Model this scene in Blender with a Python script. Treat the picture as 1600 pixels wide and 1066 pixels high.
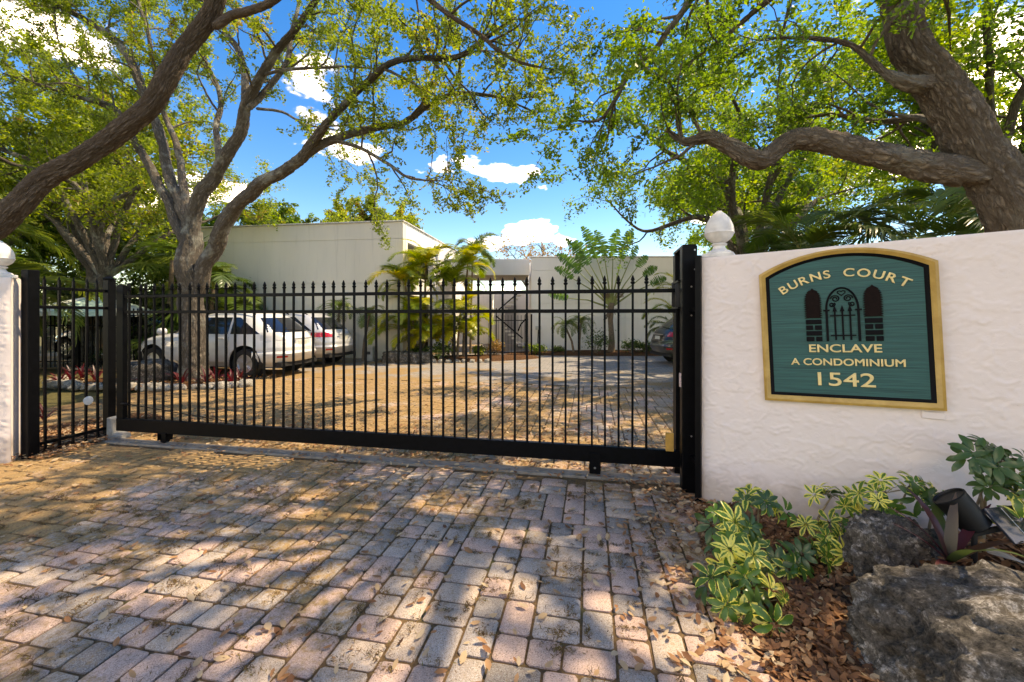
import bpy, bmesh, math, random
import numpy as np
from mathutils import Vector, Matrix, noise as mnoise

for o in list(bpy.data.objects): bpy.data.objects.remove(o)
SC = bpy.context.scene
COL = SC.collection
R = math.radians

# ---------------------------------------------------------------- camera
CAMH, FPX = 1.55, 640.0
cd = bpy.data.cameras.new('camera'); cam = bpy.data.objects.new('camera', cd); COL.objects.link(cam)
cd.sensor_width = 36; cd.lens = FPX / 1600 * 36; cd.shift_y = -40 / 1600
cd.clip_start = 0.05; cd.clip_end = 2000
cam.location = (0, 0, CAMH); cam.rotation_euler = (R(90), 0, 0)
SC.camera = cam

# ---------------------------------------------------------------- sky, sun, exposure
SUN_EL, SUN_DIR = R(57), Vector((0.95, 0.31, 0)).normalized()
W = bpy.data.worlds.new('World'); SC.world = W; W.use_nodes = True
wn = W.node_tree.nodes; wl = W.node_tree.links; wn.clear()
sky = wn.new('ShaderNodeTexSky'); sky.sky_type = 'NISHITA'; sky.sun_disc = False
sky.sun_elevation = SUN_EL; sky.sun_rotation = math.atan2(SUN_DIR.x, SUN_DIR.y)
sky.air_density = 1.0; sky.dust_density = 0.08; sky.ozone_density = 3.5
hsv = wn.new('ShaderNodeHueSaturation'); hsv.inputs['Saturation'].default_value = 1.4
hsv.inputs['Value'].default_value = .70; hsv.inputs['Hue'].default_value = .512
wl.new(sky.outputs[0], hsv.inputs['Color'])
tc = wn.new('ShaderNodeTexCoord'); sep = wn.new('ShaderNodeSeparateXYZ'); wl.new(tc.outputs['Generated'], sep.inputs[0])
def wmath(op, a, b):
    m = wn.new('ShaderNodeMath'); m.operation = op
    for i, q in enumerate((a, b)):
        if isinstance(q, (int, float)): m.inputs[i].default_value = q
        else: wl.new(q, m.inputs[i])
    return m.outputs[0]
zz = wmath('ADD', wmath('MAXIMUM', sep.outputs[2], 0.0), 0.22)
cmb = wn.new('ShaderNodeCombineXYZ')
wl.new(wmath('DIVIDE', sep.outputs[0], zz), cmb.inputs[0]); wl.new(wmath('DIVIDE', sep.outputs[1], zz), cmb.inputs[1])
cmb.inputs[2].default_value = 7.7
cn = wn.new('ShaderNodeTexNoise'); cn.inputs['Scale'].default_value = 1.35; cn.inputs['Detail'].default_value = 9
cn.inputs['Roughness'].default_value = 0.52; wl.new(cmb.outputs[0], cn.inputs['Vector'])
cr = wn.new('ShaderNodeValToRGB'); cr.color_ramp.elements[0].position = 0.57; cr.color_ramp.elements[1].position = 0.72
wl.new(cn.outputs[0], cr.inputs[0])
cmix = wn.new('ShaderNodeMixRGB'); wl.new(cr.outputs[0], cmix.inputs[0]); wl.new(hsv.outputs[0], cmix.inputs[1])
cmix.inputs[2].default_value = (42.0, 38.5, 34.5, 1)
bg = wn.new('ShaderNodeBackground'); bg.inputs['Strength'].default_value = 0.15
wo = wn.new('ShaderNodeOutputWorld'); wl.new(cmix.outputs[0], bg.inputs[0]); wl.new(bg.outputs[0], wo.inputs[0])

sd = bpy.data.lights.new('sun', 'SUN'); sun = bpy.data.objects.new('sun', sd); COL.objects.link(sun)
sd.energy = 2.0; sd.angle = R(0.55); sd.color = (1.0, 0.965, 0.91)
sv = Vector((SUN_DIR.x * math.cos(SUN_EL), SUN_DIR.y * math.cos(SUN_EL), math.sin(SUN_EL)))
sun.rotation_euler = sv.to_track_quat('Z', 'Y').to_euler(); sun.location = sv * 40
SC.view_settings.view_transform = 'Standard'; SC.view_settings.look = 'None'
SC.view_settings.use_white_balance = True; SC.view_settings.white_balance_temperature = 10800
SC.view_settings.exposure = 1.82; SC.view_settings.gamma = 1; SC.view_settings.use_curve_mapping = False
SC.render.engine = 'CYCLES'
SC.cycles.max_bounces = 7; SC.cycles.transparent_max_bounces = 8

# ---------------------------------------------------------------- helpers
ORG = {}
def P(px, py, Y): return Vector(((px - 800) / FPX * Y, Y, CAMH - (py - 493) / FPX * Y))
def G(px, py):
    Y = CAMH * FPX / (py - 493); return Vector(((px - 800) / FPX * Y, Y, 0))

def tag(o, label=None, cat=None, group=None, kind=None):
    if label: o['label'] = label
    if cat: o['category'] = cat
    if group: o['group'] = group
    if kind: o['kind'] = kind
    return o
def thing(name, label, cat, loc=(0, 0, 0), rz=0, group=None, rot=None):
    o = bpy.data.objects.new(name, None); COL.objects.link(o)
    o.location = loc; o.rotation_euler = rot if rot else (0, 0, rz); o.empty_display_size = .1
    ORG[o.name] = Vector(loc)
    return tag(o, label, cat, group)
def link(name, me, parent=None, loc=(0, 0, 0), rot=(0, 0, 0), scale=(1, 1, 1)):
    o = bpy.data.objects.new(name, me); COL.objects.link(o)
    if parent: o.parent = parent
    o.location = loc; o.rotation_euler = rot; o.scale = scale
    return o
def copy_tree(o, parent=None):
    c = o.copy(); COL.objects.link(c); c.parent = parent
    for ch in [x for x in o.children]: copy_tree(ch, c)
    return c

class MB:
    def __init__(s): s.v = []; s.f = []; s.mi = []; s.uv = []
    def add(s, vs, fs, m=0, uvs=None):
        o = len(s.v); s.v += [tuple(v) for v in vs]; s.f += [tuple(i + o for i in f) for f in fs]; s.mi += [m] * len(fs)
        if uvs is not None: s.uv += [tuple(u) for u in uvs]
        return s
    def box(s, c, d, rz=0, m=0, mat=None):
        x, y, z = [q / 2 for q in d]; M_ = mat or Matrix.Rotation(rz, 3, 'Z'); c = Vector(c)
        vs = [c + M_ @ Vector(p) for p in ((-x,-y,-z),(x,-y,-z),(x,y,-z),(-x,y,-z),(-x,-y,z),(x,-y,z),(x,y,z),(-x,y,z))]
        return s.add(vs, [(3,2,1,0),(4,5,6,7),(0,1,5,4),(1,2,6,5),(2,3,7,6),(3,0,4,7)], m)
    def bar(s, a, b, w, d=None, m=0):
        a = Vector(a); b = Vector(b); t = (b - a); L = t.length; t.normalize()
        up = Vector((0, 0, 1)) if abs(t.z) < .95 else Vector((0, 1, 0))
        x = t.cross(up).normalized(); y = x.cross(t)
        M_ = Matrix((x, t, y)).transposed()
        return s.box((a + b) / 2, (w, L, d or w), m=m, mat=M_)
    def tube(s, pts, rads, seg=8, m=0, caps=True, uv=False):
        pts = [Vector(p) for p in pts]; n = len(pts)
        if not hasattr(rads, '__len__'): rads = [rads] * n
        t0 = (pts[1] - pts[0]).normalized(); ref = Vector((0, 0, 1)) if abs(t0.z) < .9 else Vector((1, 0, 0))
        x = t0.cross(ref).normalized(); vs = []; uvs = []; ln = 0
        for i, p in enumerate(pts):
            t = (pts[min(i + 1, n - 1)] - pts[max(i - 1, 0)]).normalized()
            x = (x - t * x.dot(t)).normalized(); y = t.cross(x)
            if i: ln += (p - pts[i - 1]).length
            for k in range(seg):
                a = 2 * math.pi * k / seg
                vs.append(p + (x * math.cos(a) + y * math.sin(a)) * rads[i])
        fs = [(i*seg+k, i*seg+(k+1)%seg, (i+1)*seg+(k+1)%seg, (i+1)*seg+k) for i in range(n-1) for k in range(seg)]
        if caps: fs += [tuple(range(seg))[::-1], tuple(range((n-1)*seg, n*seg))]
        return s.add(vs, fs, m)
    def lathe(s, c, prof, seg=24, m=0, mod=None, axis='Z'):
        c = Vector(c); vs = []
        for j, (r, z) in enumerate(prof):
            for k in range(seg):
                a = 2 * math.pi * k / seg; rr = r * (mod(a, z) if mod else 1)
                q = Vector((rr*math.cos(a), rr*math.sin(a), z))
                if axis == 'Y': q = Vector((q.x, q.z, q.y))
                if axis == 'X': q = Vector((q.z, q.x, q.y))
                vs.append(c + q)
        n = len(prof)
        fs = [(i*seg+k, i*seg+(k+1)%seg, (i+1)*seg+(k+1)%seg, (i+1)*seg+k) for i in range(n-1) for k in range(seg)]
        fs += [tuple(range(seg))[::-1], tuple(range((n-1)*seg, n*seg))]
        return s.add(vs, fs, m)
    def prism(s, poly, d0, d1, plane='XZ', m=0):
        n = len(poly)
        def q(p, d): return (p[0], d, p[1]) if plane == 'XZ' else ((p[0], p[1], d) if plane == 'XY' else (d, p[0], p[1]))
        vs = [q(p, d0) for p in poly] + [q(p, d1) for p in poly]
        fs = [tuple(range(n)), tuple(range(n, 2*n))[::-1]] + [(i, i+n, (i+1)%n+n, (i+1)%n) for i in range(n)]
        return s.add(vs, fs, m)
    def build(s, name, mats, parent=None, world=False, smooth=False, bevel=0, loc=(0,0,0), rot=(0,0,0), org=None):
        me = s.mesh(name, mats, ORG.get(parent.name, Vector()) if (world and parent) else (Vector(org) if org else None), smooth, bevel)
        o = link(name, me, parent, loc, rot)
        if parent: ORG[o.name] = ORG.get(parent.name, Vector())
        elif org: o.location = org
        return o
    def mesh(s, name, mats, off=None, smooth=False, bevel=0):
        v = s.v if off is None else [(a[0]-off.x, a[1]-off.y, a[2]-off.z) for a in s.v]
        me = bpy.data.meshes.new(name); me.from_pydata(v, [], s.f)
        for m in (mats if isinstance(mats, (list, tuple)) else [mats]): me.materials.append(m)
        me.polygons.foreach_set('material_index', s.mi)
        bm = bmesh.new(); bm.from_mesh(me)
        bmesh.ops.recalc_face_normals(bm, faces=bm.faces)
        if bevel:
            es = [e for e in bm.edges if len(e.link_faces) == 2 and e.calc_face_angle(0) > .5]
            bmesh.ops.bevel(bm, geom=es, offset=bevel, segments=1, affect='EDGES', clamp_overlap=True)
        bm.to_mesh(me); bm.free()
        if smooth:
            me.polygons.foreach_set('use_smooth', [True] * len(me.polygons))
            if smooth != 2: me.set_sharp_from_angle(angle=R(40))
        me.update(); return me

# ---- materials
def new_mat(name):
    m = bpy.data.materials.new(name); m.use_nodes = True; nt = m.node_tree
    return m, nt, nt.nodes['Principled BSDF']
def nd(nt, typ, ins=None, **kw):
    n = nt.nodes.new(typ)
    for k, v in kw.items(): setattr(n, k, v)
    for k, v in (ins or {}).items():
        s = n.inputs[k]
        if hasattr(v, 'is_output') or isinstance(v, bpy.types.NodeSocket): nt.links.new(v, s)
        else: s.default_value = v
    return n
def c4(c): return (c[0], c[1], c[2], 1)
def mixc(nt, fac, a, b, mode='MIX'):
    n = nt.nodes.new('ShaderNodeMixRGB'); n.blend_type = mode
    for i, q in enumerate((fac, a, b)):
        if isinstance(q, bpy.types.NodeSocket): nt.links.new(q, n.inputs[i])
        else: n.inputs[i].default_value = q if i == 0 else c4(q)
    return n.outputs[0]
def ramp(nt, src, stops):
    n = nt.nodes.new('ShaderNodeValToRGB'); el = n.color_ramp.elements
    while len(el) < len(stops): el.new(.5)
    for e, (p, c) in zip(el, stops): e.position = p; e.color = c4(c) if hasattr(c, '__len__') else (c, c, c, 1)
    nt.links.new(src, n.inputs[0]); return n.outputs[0]
def vec(nt, kind='pos', scale=(1, 1, 1)):
    if kind == 'pos': s = nt.nodes.new('ShaderNodeNewGeometry').outputs['Position']
    elif kind == 'obj': s = nt.nodes.new('ShaderNodeTexCoord').outputs['Object']
    else: s = nt.nodes.new('ShaderNodeTexCoord').outputs['UV']
    mp = nd(nt, 'ShaderNodeMapping', {'Vector': s}); mp.inputs['Scale'].default_value = scale
    return mp.outputs[0]
def nz(nt, v, scale, detail=4, rough=.55, dist=0):
    return nd(nt, 'ShaderNodeTexNoise', {'Vector': v, 'Scale': scale, 'Detail': detail, 'Roughness': rough, 'Distortion': dist}).outputs[0]
def bump(nt, b, h, strength=.4, dist=.01):
    n = nd(nt, 'ShaderNodeBump', {'Height': h, 'Strength': strength, 'Distance': dist}); nt.links.new(n.outputs[0], b.inputs['Normal'])
def simple(name, col, rough=.5, metal=0, var=.15, vs=6, bmp=0, bscale=60, kind='pos', spec=.5, coat=0):
    m, nt, b = new_mat(name); v = vec(nt, kind)
    n = nz(nt, v, vs, 5)
    dk = tuple(c * (1 - var) for c in col); lt = tuple(min(1, c * (1 + var)) for c in col)
    nt.links.new(ramp(nt, n, [(.3, dk), (.7, lt)]), b.inputs['Base Color'])
    b.inputs['Roughness'].default_value = rough; b.inputs['Metallic'].default_value = metal
    b.inputs['Specular IOR Level'].default_value = spec; b.inputs['Coat Weight'].default_value = coat
    if bmp: bump(nt, b, nz(nt, v, bscale, 6, .6), bmp, .004)
    return m
def leaf_mat(name, stops, trans=.4, rough=.5, obj_rand=0, uvedge=None):
    m, nt, b = new_mat(name)
    a = nd(nt, 'ShaderNodeAttribute', attribute_name='tone').outputs['Fac']
    if obj_rand:
        oi = nt.nodes.new('ShaderNodeObjectInfo')
        a = nd(nt, 'ShaderNodeMath', {0: a, 1: oi.outputs['Random']}, operation='ADD').outputs[0]
        a = nd(nt, 'ShaderNodeMath', {0: a, 1: .5}, operation='MULTIPLY').outputs[0]
    c = ramp(nt, a, stops)
    if uvedge:
        u = vec(nt, 'uv'); sx = nd(nt, 'ShaderNodeSeparateXYZ', {0: u})
        d = nd(nt, 'ShaderNodeMath', {0: sx.outputs[0], 1: .5}, operation='SUBTRACT').outputs[0]
        d = nd(nt, 'ShaderNodeMath', {0: d}, operation='ABSOLUTE').outputs[0]
        nn = nz(nt, vec(nt, 'obj'), 38, 3); oi = nt.nodes.new('ShaderNodeObjectInfo')
        nn = nd(nt, 'ShaderNodeMath', {0: nn, 1: .85}, operation='MULTIPLY').outputs[0]
        d = nd(nt, 'ShaderNodeMath', {0: d, 1: nn}, operation='ADD').outputs[0]
        rr = nd(nt, 'ShaderNodeMath', {0: oi.outputs['Random'], 1: .52, 2: -.34}, operation='MULTIPLY_ADD').outputs[0]
        d = nd(nt, 'ShaderNodeMath', {0: d, 1: rr}, operation='ADD').outputs[0]
        c = mixc(nt, ramp(nt, d, [(.64, 0.0), (.72, 1.0)]), c, uvedge)
    nt.links.new(c, b.inputs['Base Color']); b.inputs['Roughness'].default_value = rough
    t = nt.nodes.new('ShaderNodeBsdfTranslucent')
    tcn = nd(nt, 'ShaderNodeHueSaturation', {'Color': c, 'Saturation': 1.1, 'Value': 2.1}); nt.links.new(tcn.outputs[0], t.inputs[0])
    mx = nt.nodes.new('ShaderNodeMixShader'); mx.inputs[0].default_value = trans
    nt.links.new(b.outputs[0], mx.inputs[1]); nt.links.new(t.outputs[0], mx.inputs[2])
    nt.links.new(mx.outputs[0], nt.nodes['Material Output'].inputs[0])
    return m

MAT = {}
def bark(name, dark, light, lich=.0, us=18, vs_=7):
    m, nt, b = new_mat(name)
    v = vec(nt, 'uv', (us, vs_, 1))
    wob = nz(nt, vec(nt, 'uv', (14, 14, 1)), 1.3, 4)
    vv = nd(nt, 'ShaderNodeVectorMath', {0: v}, operation='ADD'); 
    sc = nd(nt, 'ShaderNodeVectorMath', {0: nd(nt, 'ShaderNodeTexNoise', {'Vector': v, 'Scale': .9, 'Detail': 5.0, 'Roughness': .65}).outputs['Color']}, operation='SCALE'); sc.inputs['Scale'].default_value = 1.15
    nt.links.new(sc.outputs[0], vv.inputs[1])
    vo = nd(nt, 'ShaderNodeTexVoronoi', {'Vector': vv.outputs[0], 'Scale': 1.0}, feature='DISTANCE_TO_EDGE').outputs['Distance']
    fine = nz(nt, vec(nt, 'uv', (60, 30, 1)), 2.0, 6, .7)
    rn = nz(nt, vec(nt, 'uv', (us * .55, vs_ * .38, 1)), 1.0, 6, .62, .5)
    rd = nd(nt, 'ShaderNodeMath', {0: rn, 1: .5}, operation='SUBTRACT').outputs[0]; rd = nd(nt, 'ShaderNodeMath', {0: rd}, operation='ABSOLUTE').outputs[0]
    rd = ramp(nt, rd, [(.0, 0.0), (.05, .4), (.15, 1.0)])
    vr = ramp(nt, vo, [(0.0, 0.0), (.08, .35), (.26, 1.0)]); pl = nd(nt, 'ShaderNodeMath', {0: rd, 1: vr}, operation='MULTIPLY').outputs[0]
    h = nd(nt, 'ShaderNodeMath', {0: fine, 1: .7, 2: pl}, operation='MULTIPLY_ADD').outputs[0]
    col = mixc(nt, pl, dark, light)
    col = mixc(nt, ramp(nt, fine, [(.36, .6), (.6, 0.0)]), col, tuple(q * .42 for q in light))
    if lich:
        col = mixc(nt, ramp(nt, nz(nt, vec(nt, 'pos'), 2.2, 6, .65), [(.52, 0.0), (.64, lich)]), col, (.42, .42, .36))
    nt.links.new(col, b.inputs['Base Color']); b.inputs['Roughness'].default_value = .9
    b.inputs['Specular IOR Level'].default_value = .2
    bump(nt, b, h, 1.0, .045); return m
MAT['bark_near'] = bark('bark_near', (.11, .08, .06), (.42, .325, .25))
MAT['bark_mid'] = bark('bark_mid', (.10, .082, .064), (.42, .36, .295), .75, 16, 6)
MAT['bark_right'] = bark('bark_right', (.12, .09, .068), (.52, .42, .33), .3, 13, 7.5)
MAT['bark_pale'] = bark('bark_pale', (.14, .115, .09), (.36, .31, .25), .5)
MAT['palm_bark'] = simple('palm_bark', (.17, .12, .08), .9, var=.4, vs=14, bmp=.6)

OLIVE = [(0.0, (.065, .085, .018)), (.35, (.125, .165, .027)), (.72, (.225, .275, .038)), (.9, (.29, .28, .045)), (1.0, (.22, .13, .04))]
GREEN = [(0.0, (.05, .085, .016)), (.45, (.12, .195, .028)), (.8, (.21, .275, .036)), (1.0, (.28, .29, .045))]
DEEP = [(0.0, (.018, .035, .012)), (.6, (.05, .085, .02)), (1.0, (.11, .13, .025))]
MAT['leaf_olive'] = leaf_mat('leaf_olive', OLIVE, .5)
MAT['leaf_green'] = leaf_mat('leaf_green', GREEN, .55)
MAT['leaf_deep'] = leaf_mat('leaf_deep', DEEP, .35)
MAT['leaf_brown'] = leaf_mat('leaf_brown', [(0, (.14, .08, .03)), (.6, (.30, .17, .06)), (1, (.24, .22, .07))], .35)
MAT['frond'] = leaf_mat('frond', [(0, (.035, .065, .015)), (.5, (.085, .135, .025)), (.85, (.17, .19, .035)), (1, (.26, .17, .05))], .3, .35, obj_rand=1)
MAT['frond_gold'] = leaf_mat('frond_gold', [(0, (.10, .17, .02)), (.4, (.22, .27, .03)), (.7, (.42, .37, .04)), (1, (.42, .20, .03))], .35, .35, obj_rand=1)
MAT['scheff'] = leaf_mat('scheff', [(0, (.045, .115, .018)), (1, (.12, .235, .035))], .3, .3, obj_rand=1, uvedge=(.74, .66, .15))
MAT['scheff_green'] = leaf_mat('scheff_green', [(0, (.025, .06, .018)), (1, (.07, .13, .03))], .25, .3, obj_rand=1)
MAT['ti_leaf'] = leaf_mat('ti_leaf', [(0, (.05, .008, .013)), (.3, (.10, .015, .02)), (.48, (.08, .02, .02)), (.6, (.06, .085, .025)), (1, (.09, .12, .04))], .2, .35, obj_rand=1)
MAT['red_leaf'] = leaf_mat('red_leaf', [(0, (.04, .007, .01)), (.7, (.12, .014, .018)), (1, (.13, .11, .04))], .3, .4, obj_rand=1)
MAT['shrub_leaf'] = leaf_mat('shrub_leaf', [(0, (.025, .05, .015)), (.6, (.07, .12, .025)), (1, (.15, .17, .04))], .3, .4)
MAT['litter'] = leaf_mat('litter', [(0, (.07, .030, .014)), (.35, (.19, .075, .028)), (.6, (.33, .16, .07)), (.8, (.40, .27, .15)), (1, (.48, .36, .23))], .12, .75)
MAT['black'] = simple('black_metal', (.0018, .002, .003), .42, 0, .5, 20, .1, 120, spec=.12)
MAT['rubber'] = simple('rubber', (.012, .012, .013), .8, var=.2)
MAT['steel'] = simple('steel', (.45, .45, .46), .35, .9, .1)
MAT['white_stucco'] = None
# ---- surface materials
def stucco(name, col, strength=.5):
    m, nt, b = new_mat(name); v = vec(nt, 'pos')
    n1 = nz(nt, v, 4.2, 7, .62, .35); n2 = nz(nt, v, 11, 5, .6, .3); n3 = nz(nt, v, 140, 3)
    edge = ramp(nt, n1, [(.40, .25), (.43, .40), (.50, .45), (.575, .42), (.595, .80), (.66, .62), (.8, .6)])
    h = mixc(nt, .22, edge, n2); h = mixc(nt, .10, h, n3)
    bump(nt, b, h, strength, .022)
    big = nz(nt, v, 1.6, 5)
    c = mixc(nt, ramp(nt, big, [(.35, 0.0), (.75, .35)]), col, tuple(q * .82 for q in col))
    c = mixc(nt, ramp(nt, nz(nt, v, 22, 6, .7), [(.66, 0.0), (.74, .5)]), c, tuple(q * .55 for q in col))
    sz = nd(nt, 'ShaderNodeSeparateXYZ', {0: v}).outputs[2]
    base = nd(nt, 'ShaderNodeMath', {0: nz(nt, v, 9, 4), 1: .32}, operation='MULTIPLY').outputs[0]
    base = nd(nt, 'ShaderNodeMath', {0: sz, 1: base}, operation='SUBTRACT').outputs[0]
    c = mixc(nt, ramp(nt, base, [(.0, .45), (.16, 0.0)]), c, (.30, .235, .18))
    nt.links.new(c, b.inputs['Base Color']); b.inputs['Roughness'].default_value = .85
    b.inputs['Specular IOR Level'].default_value = .25
    return m
MAT['wall_white'] = stucco('wall_white', (.82, .715, .67), .25)
MAT['cast_white'] = simple('cast_white', (.70, .665, .635), .8, var=.14, vs=14, bmp=.25, bscale=50)
def render_wall(name, col):
    m, nt, b = new_mat(name); v = vec(nt, 'pos')
    c = mixc(nt, ramp(nt, nz(nt, vec(nt, 'pos', (1, 1, .25)), 1.3, 6, .6), [(.35, 0.0), (.75, .45)]), col, tuple(q * .8 for q in col))
    c = mixc(nt, ramp(nt, nz(nt, vec(nt, 'pos', (6, 6, .4)), 1.5, 5, .6), [(.58, 0.0), (.75, .35)]), c, tuple(q * .62 for q in col))
    nt.links.new(c, b.inputs['Base Color']); b.inputs['Roughness'].default_value = .88
    bump(nt, b, nz(nt, v, 60, 4), .25, .004); return m
MAT['bldg_cream'] = render_wall('bldg_cream', (.80, .745, .645))
MAT['bldg_white'] = render_wall('bldg_white', (.90, .86, .81))
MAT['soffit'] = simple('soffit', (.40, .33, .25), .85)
MAT['trim'] = simple('trim', (.55, .54, .5), .6)
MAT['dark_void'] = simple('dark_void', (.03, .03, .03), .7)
MAT['grey_door'] = simple('grey_door', (.36, .35, .36), .6, var=.1)

ANG = R(-10.77); UX = Vector((math.cos(ANG), math.sin(ANG), 0)); VX = Vector((-math.sin(ANG), math.cos(ANG), 0))
def debris_mix(nt, col, amount):
    """golden oak catkin dust lying in drifts on the paving"""
    v = vec(nt, 'pos'); s = nd(nt, 'ShaderNodeSeparateXYZ', {0: v})
    n = nz(nt, v, 1.15, 7, .62); f = nz(nt, v, 26, 5, .7)
    a = nd(nt, 'ShaderNodeMath', {0: f, 1: .62, 2: -.30}, operation='MULTIPLY_ADD').outputs[0]
    a = nd(nt, 'ShaderNodeMath', {0: a, 1: n}, operation='ADD').outputs[0]
    gx = nd(nt, 'ShaderNodeMapRange', {0: s.outputs[0], 1: -4.5, 2: 2.0, 3: .15, 4: -.04}).outputs[0]
    gy = nd(nt, 'ShaderNodeMapRange', {0: s.outputs[1], 1: 2.2, 2: 5.0, 3: -.075, 4: .12}).outputs[0]
    gz = nd(nt, 'ShaderNodeMapRange', {0: s.outputs[1], 1: 8.5, 2: 12.5, 3: 0.0, 4: -.2}).outputs[0]
    for g in (gx, gy, gz): a = nd(nt, 'ShaderNodeMath', {0: a, 1: g}, operation='ADD').outputs[0]
    k = ramp(nt, a, [(.52, 0.0), (.64, amount)])
    gold = ramp(nt, nz(nt, v, 70, 4, .7), [(.3, (.16, .085, .03)), (.7, (.42, .27, .105))])
    return mixc(nt, k, col, gold)
def paver_mat(name, base, speck):
    m, nt, b = new_mat(name); v = vec(nt, 'pos')
    oi = nt.nodes.new('ShaderNodeObjectInfo'); at = nd(nt, 'ShaderNodeAttribute', attribute_name='tone').outputs['Fac']
    r = nd(nt, 'ShaderNodeMath', {0: oi.outputs['Random'], 1: at}, operation='ADD').outputs[0]
    r = nd(nt, 'ShaderNodeMath', {0: r, 1: 1.0}, operation='MODULO').outputs[0]
    val = nd(nt, 'ShaderNodeMapRange', {0: r, 1: 0.0, 2: 1.0, 3: .85, 4: 1.14}).outputs[0]
    c = nd(nt, 'ShaderNodeHueSaturation', {'Color': c4(base), 'Value': val}).outputs[0]
    c = mixc(nt, ramp(nt, nz(nt, v, 9, 5, .65), [(.3, 0.0), (.7, .5)]), c, tuple(q * .62 for q in base))
    vo = nd(nt, 'ShaderNodeTexVoronoi', {'Vector': v, 'Scale': 300.0})
    g = nd(nt, 'ShaderNodeSeparateXYZ', {0: vo.outputs['Color']}).outputs[0]
    c = mixc(nt, ramp(nt, g, [(.72, 0.0), (.8, .42)]), c, speck)
    c = mixc(nt, ramp(nt, g, [(.12, .7), (.2, 0.0)]), c, tuple(q * .3 for q in base))
    c = debris_mix(nt, c, .88)
    nt.links.new(c, b.inputs['Base Color']); b.inputs['Roughness'].default_value = .88
    b.inputs['Specular IOR Level'].default_value = .25
    h = mixc(nt, .5, g, nz(nt, v, 60, 5, .7)); bump(nt, b, h, .55, .004)
    return m
PAV = [paver_mat('paver_rose', (.53, .37, .305), (.68, .54, .46)), paver_mat('paver_tan', (.51, .395, .31), (.6, .55, .49)),
       paver_mat('paver_grey', (.42, .345, .29), (.55, .54, .53)), paver_mat('paver_charcoal', (.29, .245, .21), (.42, .42, .42))]
def joint_mat():
    m, nt, b = new_mat('joint_sand'); v = vec(nt, 'pos')
    c = ramp(nt, nz(nt, v, 40, 6, .7), [(.3, (.055, .033, .016)), (.55, (.15, .088, .038)), (.75, (.27, .165, .07))])
    c = mixc(nt, ramp(nt, nz(nt, v, 2.6, 4), [(.56, 0.0), (.68, .7)]), c, (.09, .10, .03))
    nt.links.new(c, b.inputs['Base Color']); b.inputs['Roughness'].default_value = .95
    bump(nt, b, nz(nt, v, 120, 5, .7), .8, .01); return m
MAT['joint'] = joint_mat()
def court_mat():
    m, nt, b = new_mat('courtyard_surface'); v = vec(nt, 'pos')
    mp = nd(nt, 'ShaderNodeMapping', {'Vector': v}); mp.inputs['Rotation'].default_value = (0, 0, -ANG)
    br = nd(nt, 'ShaderNodeTexBrick', {'Vector': mp.outputs[0], 'Color1': (.30, .27, .25, 1), 'Color2': (.20, .195, .19, 1), 'Mortar': (.13, .10, .07, 1),
            'Scale': 1.0, 'Mortar Size': .008, 'Brick Width': .24, 'Row Height': .16})
    c = mixc(nt, ramp(nt, nz(nt, v, 5, 5), [(.3, 0.0), (.7, .5)]), br.outputs[0], (.27, .265, .25))
    c = debris_mix(nt, c, .9)
    nt.links.new(c, b.inputs['Base Color']); b.inputs['Roughness'].default_value = .9; b.inputs['Specular IOR Level'].default_value = .25
    bump(nt, b, nz(nt, v, 30, 5), .3, .01); return m
MAT['court'] = court_mat()
def soil_mat(name, a, b_, c_):
    m, nt, b = new_mat(name); v = vec(nt, 'pos')
    c = ramp(nt, nz(nt, v, 30, 8, .75), [(.3, a), (.5, b_), (.72, c_)])
    nt.links.new(c, b.inputs['Base Color']); b.inputs['Roughness'].default_value = .95
    b.inputs['Specular IOR Level'].default_value = .2
    bump(nt, b, nz(nt, v, 55, 6, .7), .9, .02); return m
MAT['mulch'] = soil_mat('mulch', (.022, .012, .007), (.09, .04, .018), (.20, .10, .045))
MAT['ground'] = soil_mat('ground_soil', (.05, .04, .02), (.10, .09, .035), (.17, .13, .06))

# ================================================================ GROUND
m = MB(); S = 400
m.add([(-S, -S, -.06), (S, -S, -.06), (S, S, -.06), (-S, S, -.06)], [(0, 1, 2, 3)])
tag(m.build('ground', MAT['ground']), kind='structure', label='bare soil ground around the paved entrance')
def uv2w(u, v, z=0): q = UX * u + VX * v; return Vector((q.x, q.y, z))
m = MB(); m.add([uv2w(-9, -3, -.016), uv2w(5, -3, -.016), uv2w(5, 9.2, -.016), uv2w(-9, 9.2, -.016)], [(0, 1, 2, 3)])
paving = m.build('driveway', MAT['joint']); tag(paving, kind='structure', label='block paved driveway with sandy brown joints')
m = MB(); m.add([uv2w(-22, 9.16, -.004), uv2w(14, 9.16, -.004), uv2w(14, 32, -.004), uv2w(-22, 32, -.004)], [(0, 1, 2, 3)])
tag(m.build('courtyard_pavement', MAT['court']), kind='structure', label='paved courtyard drifted with golden catkins')

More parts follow.
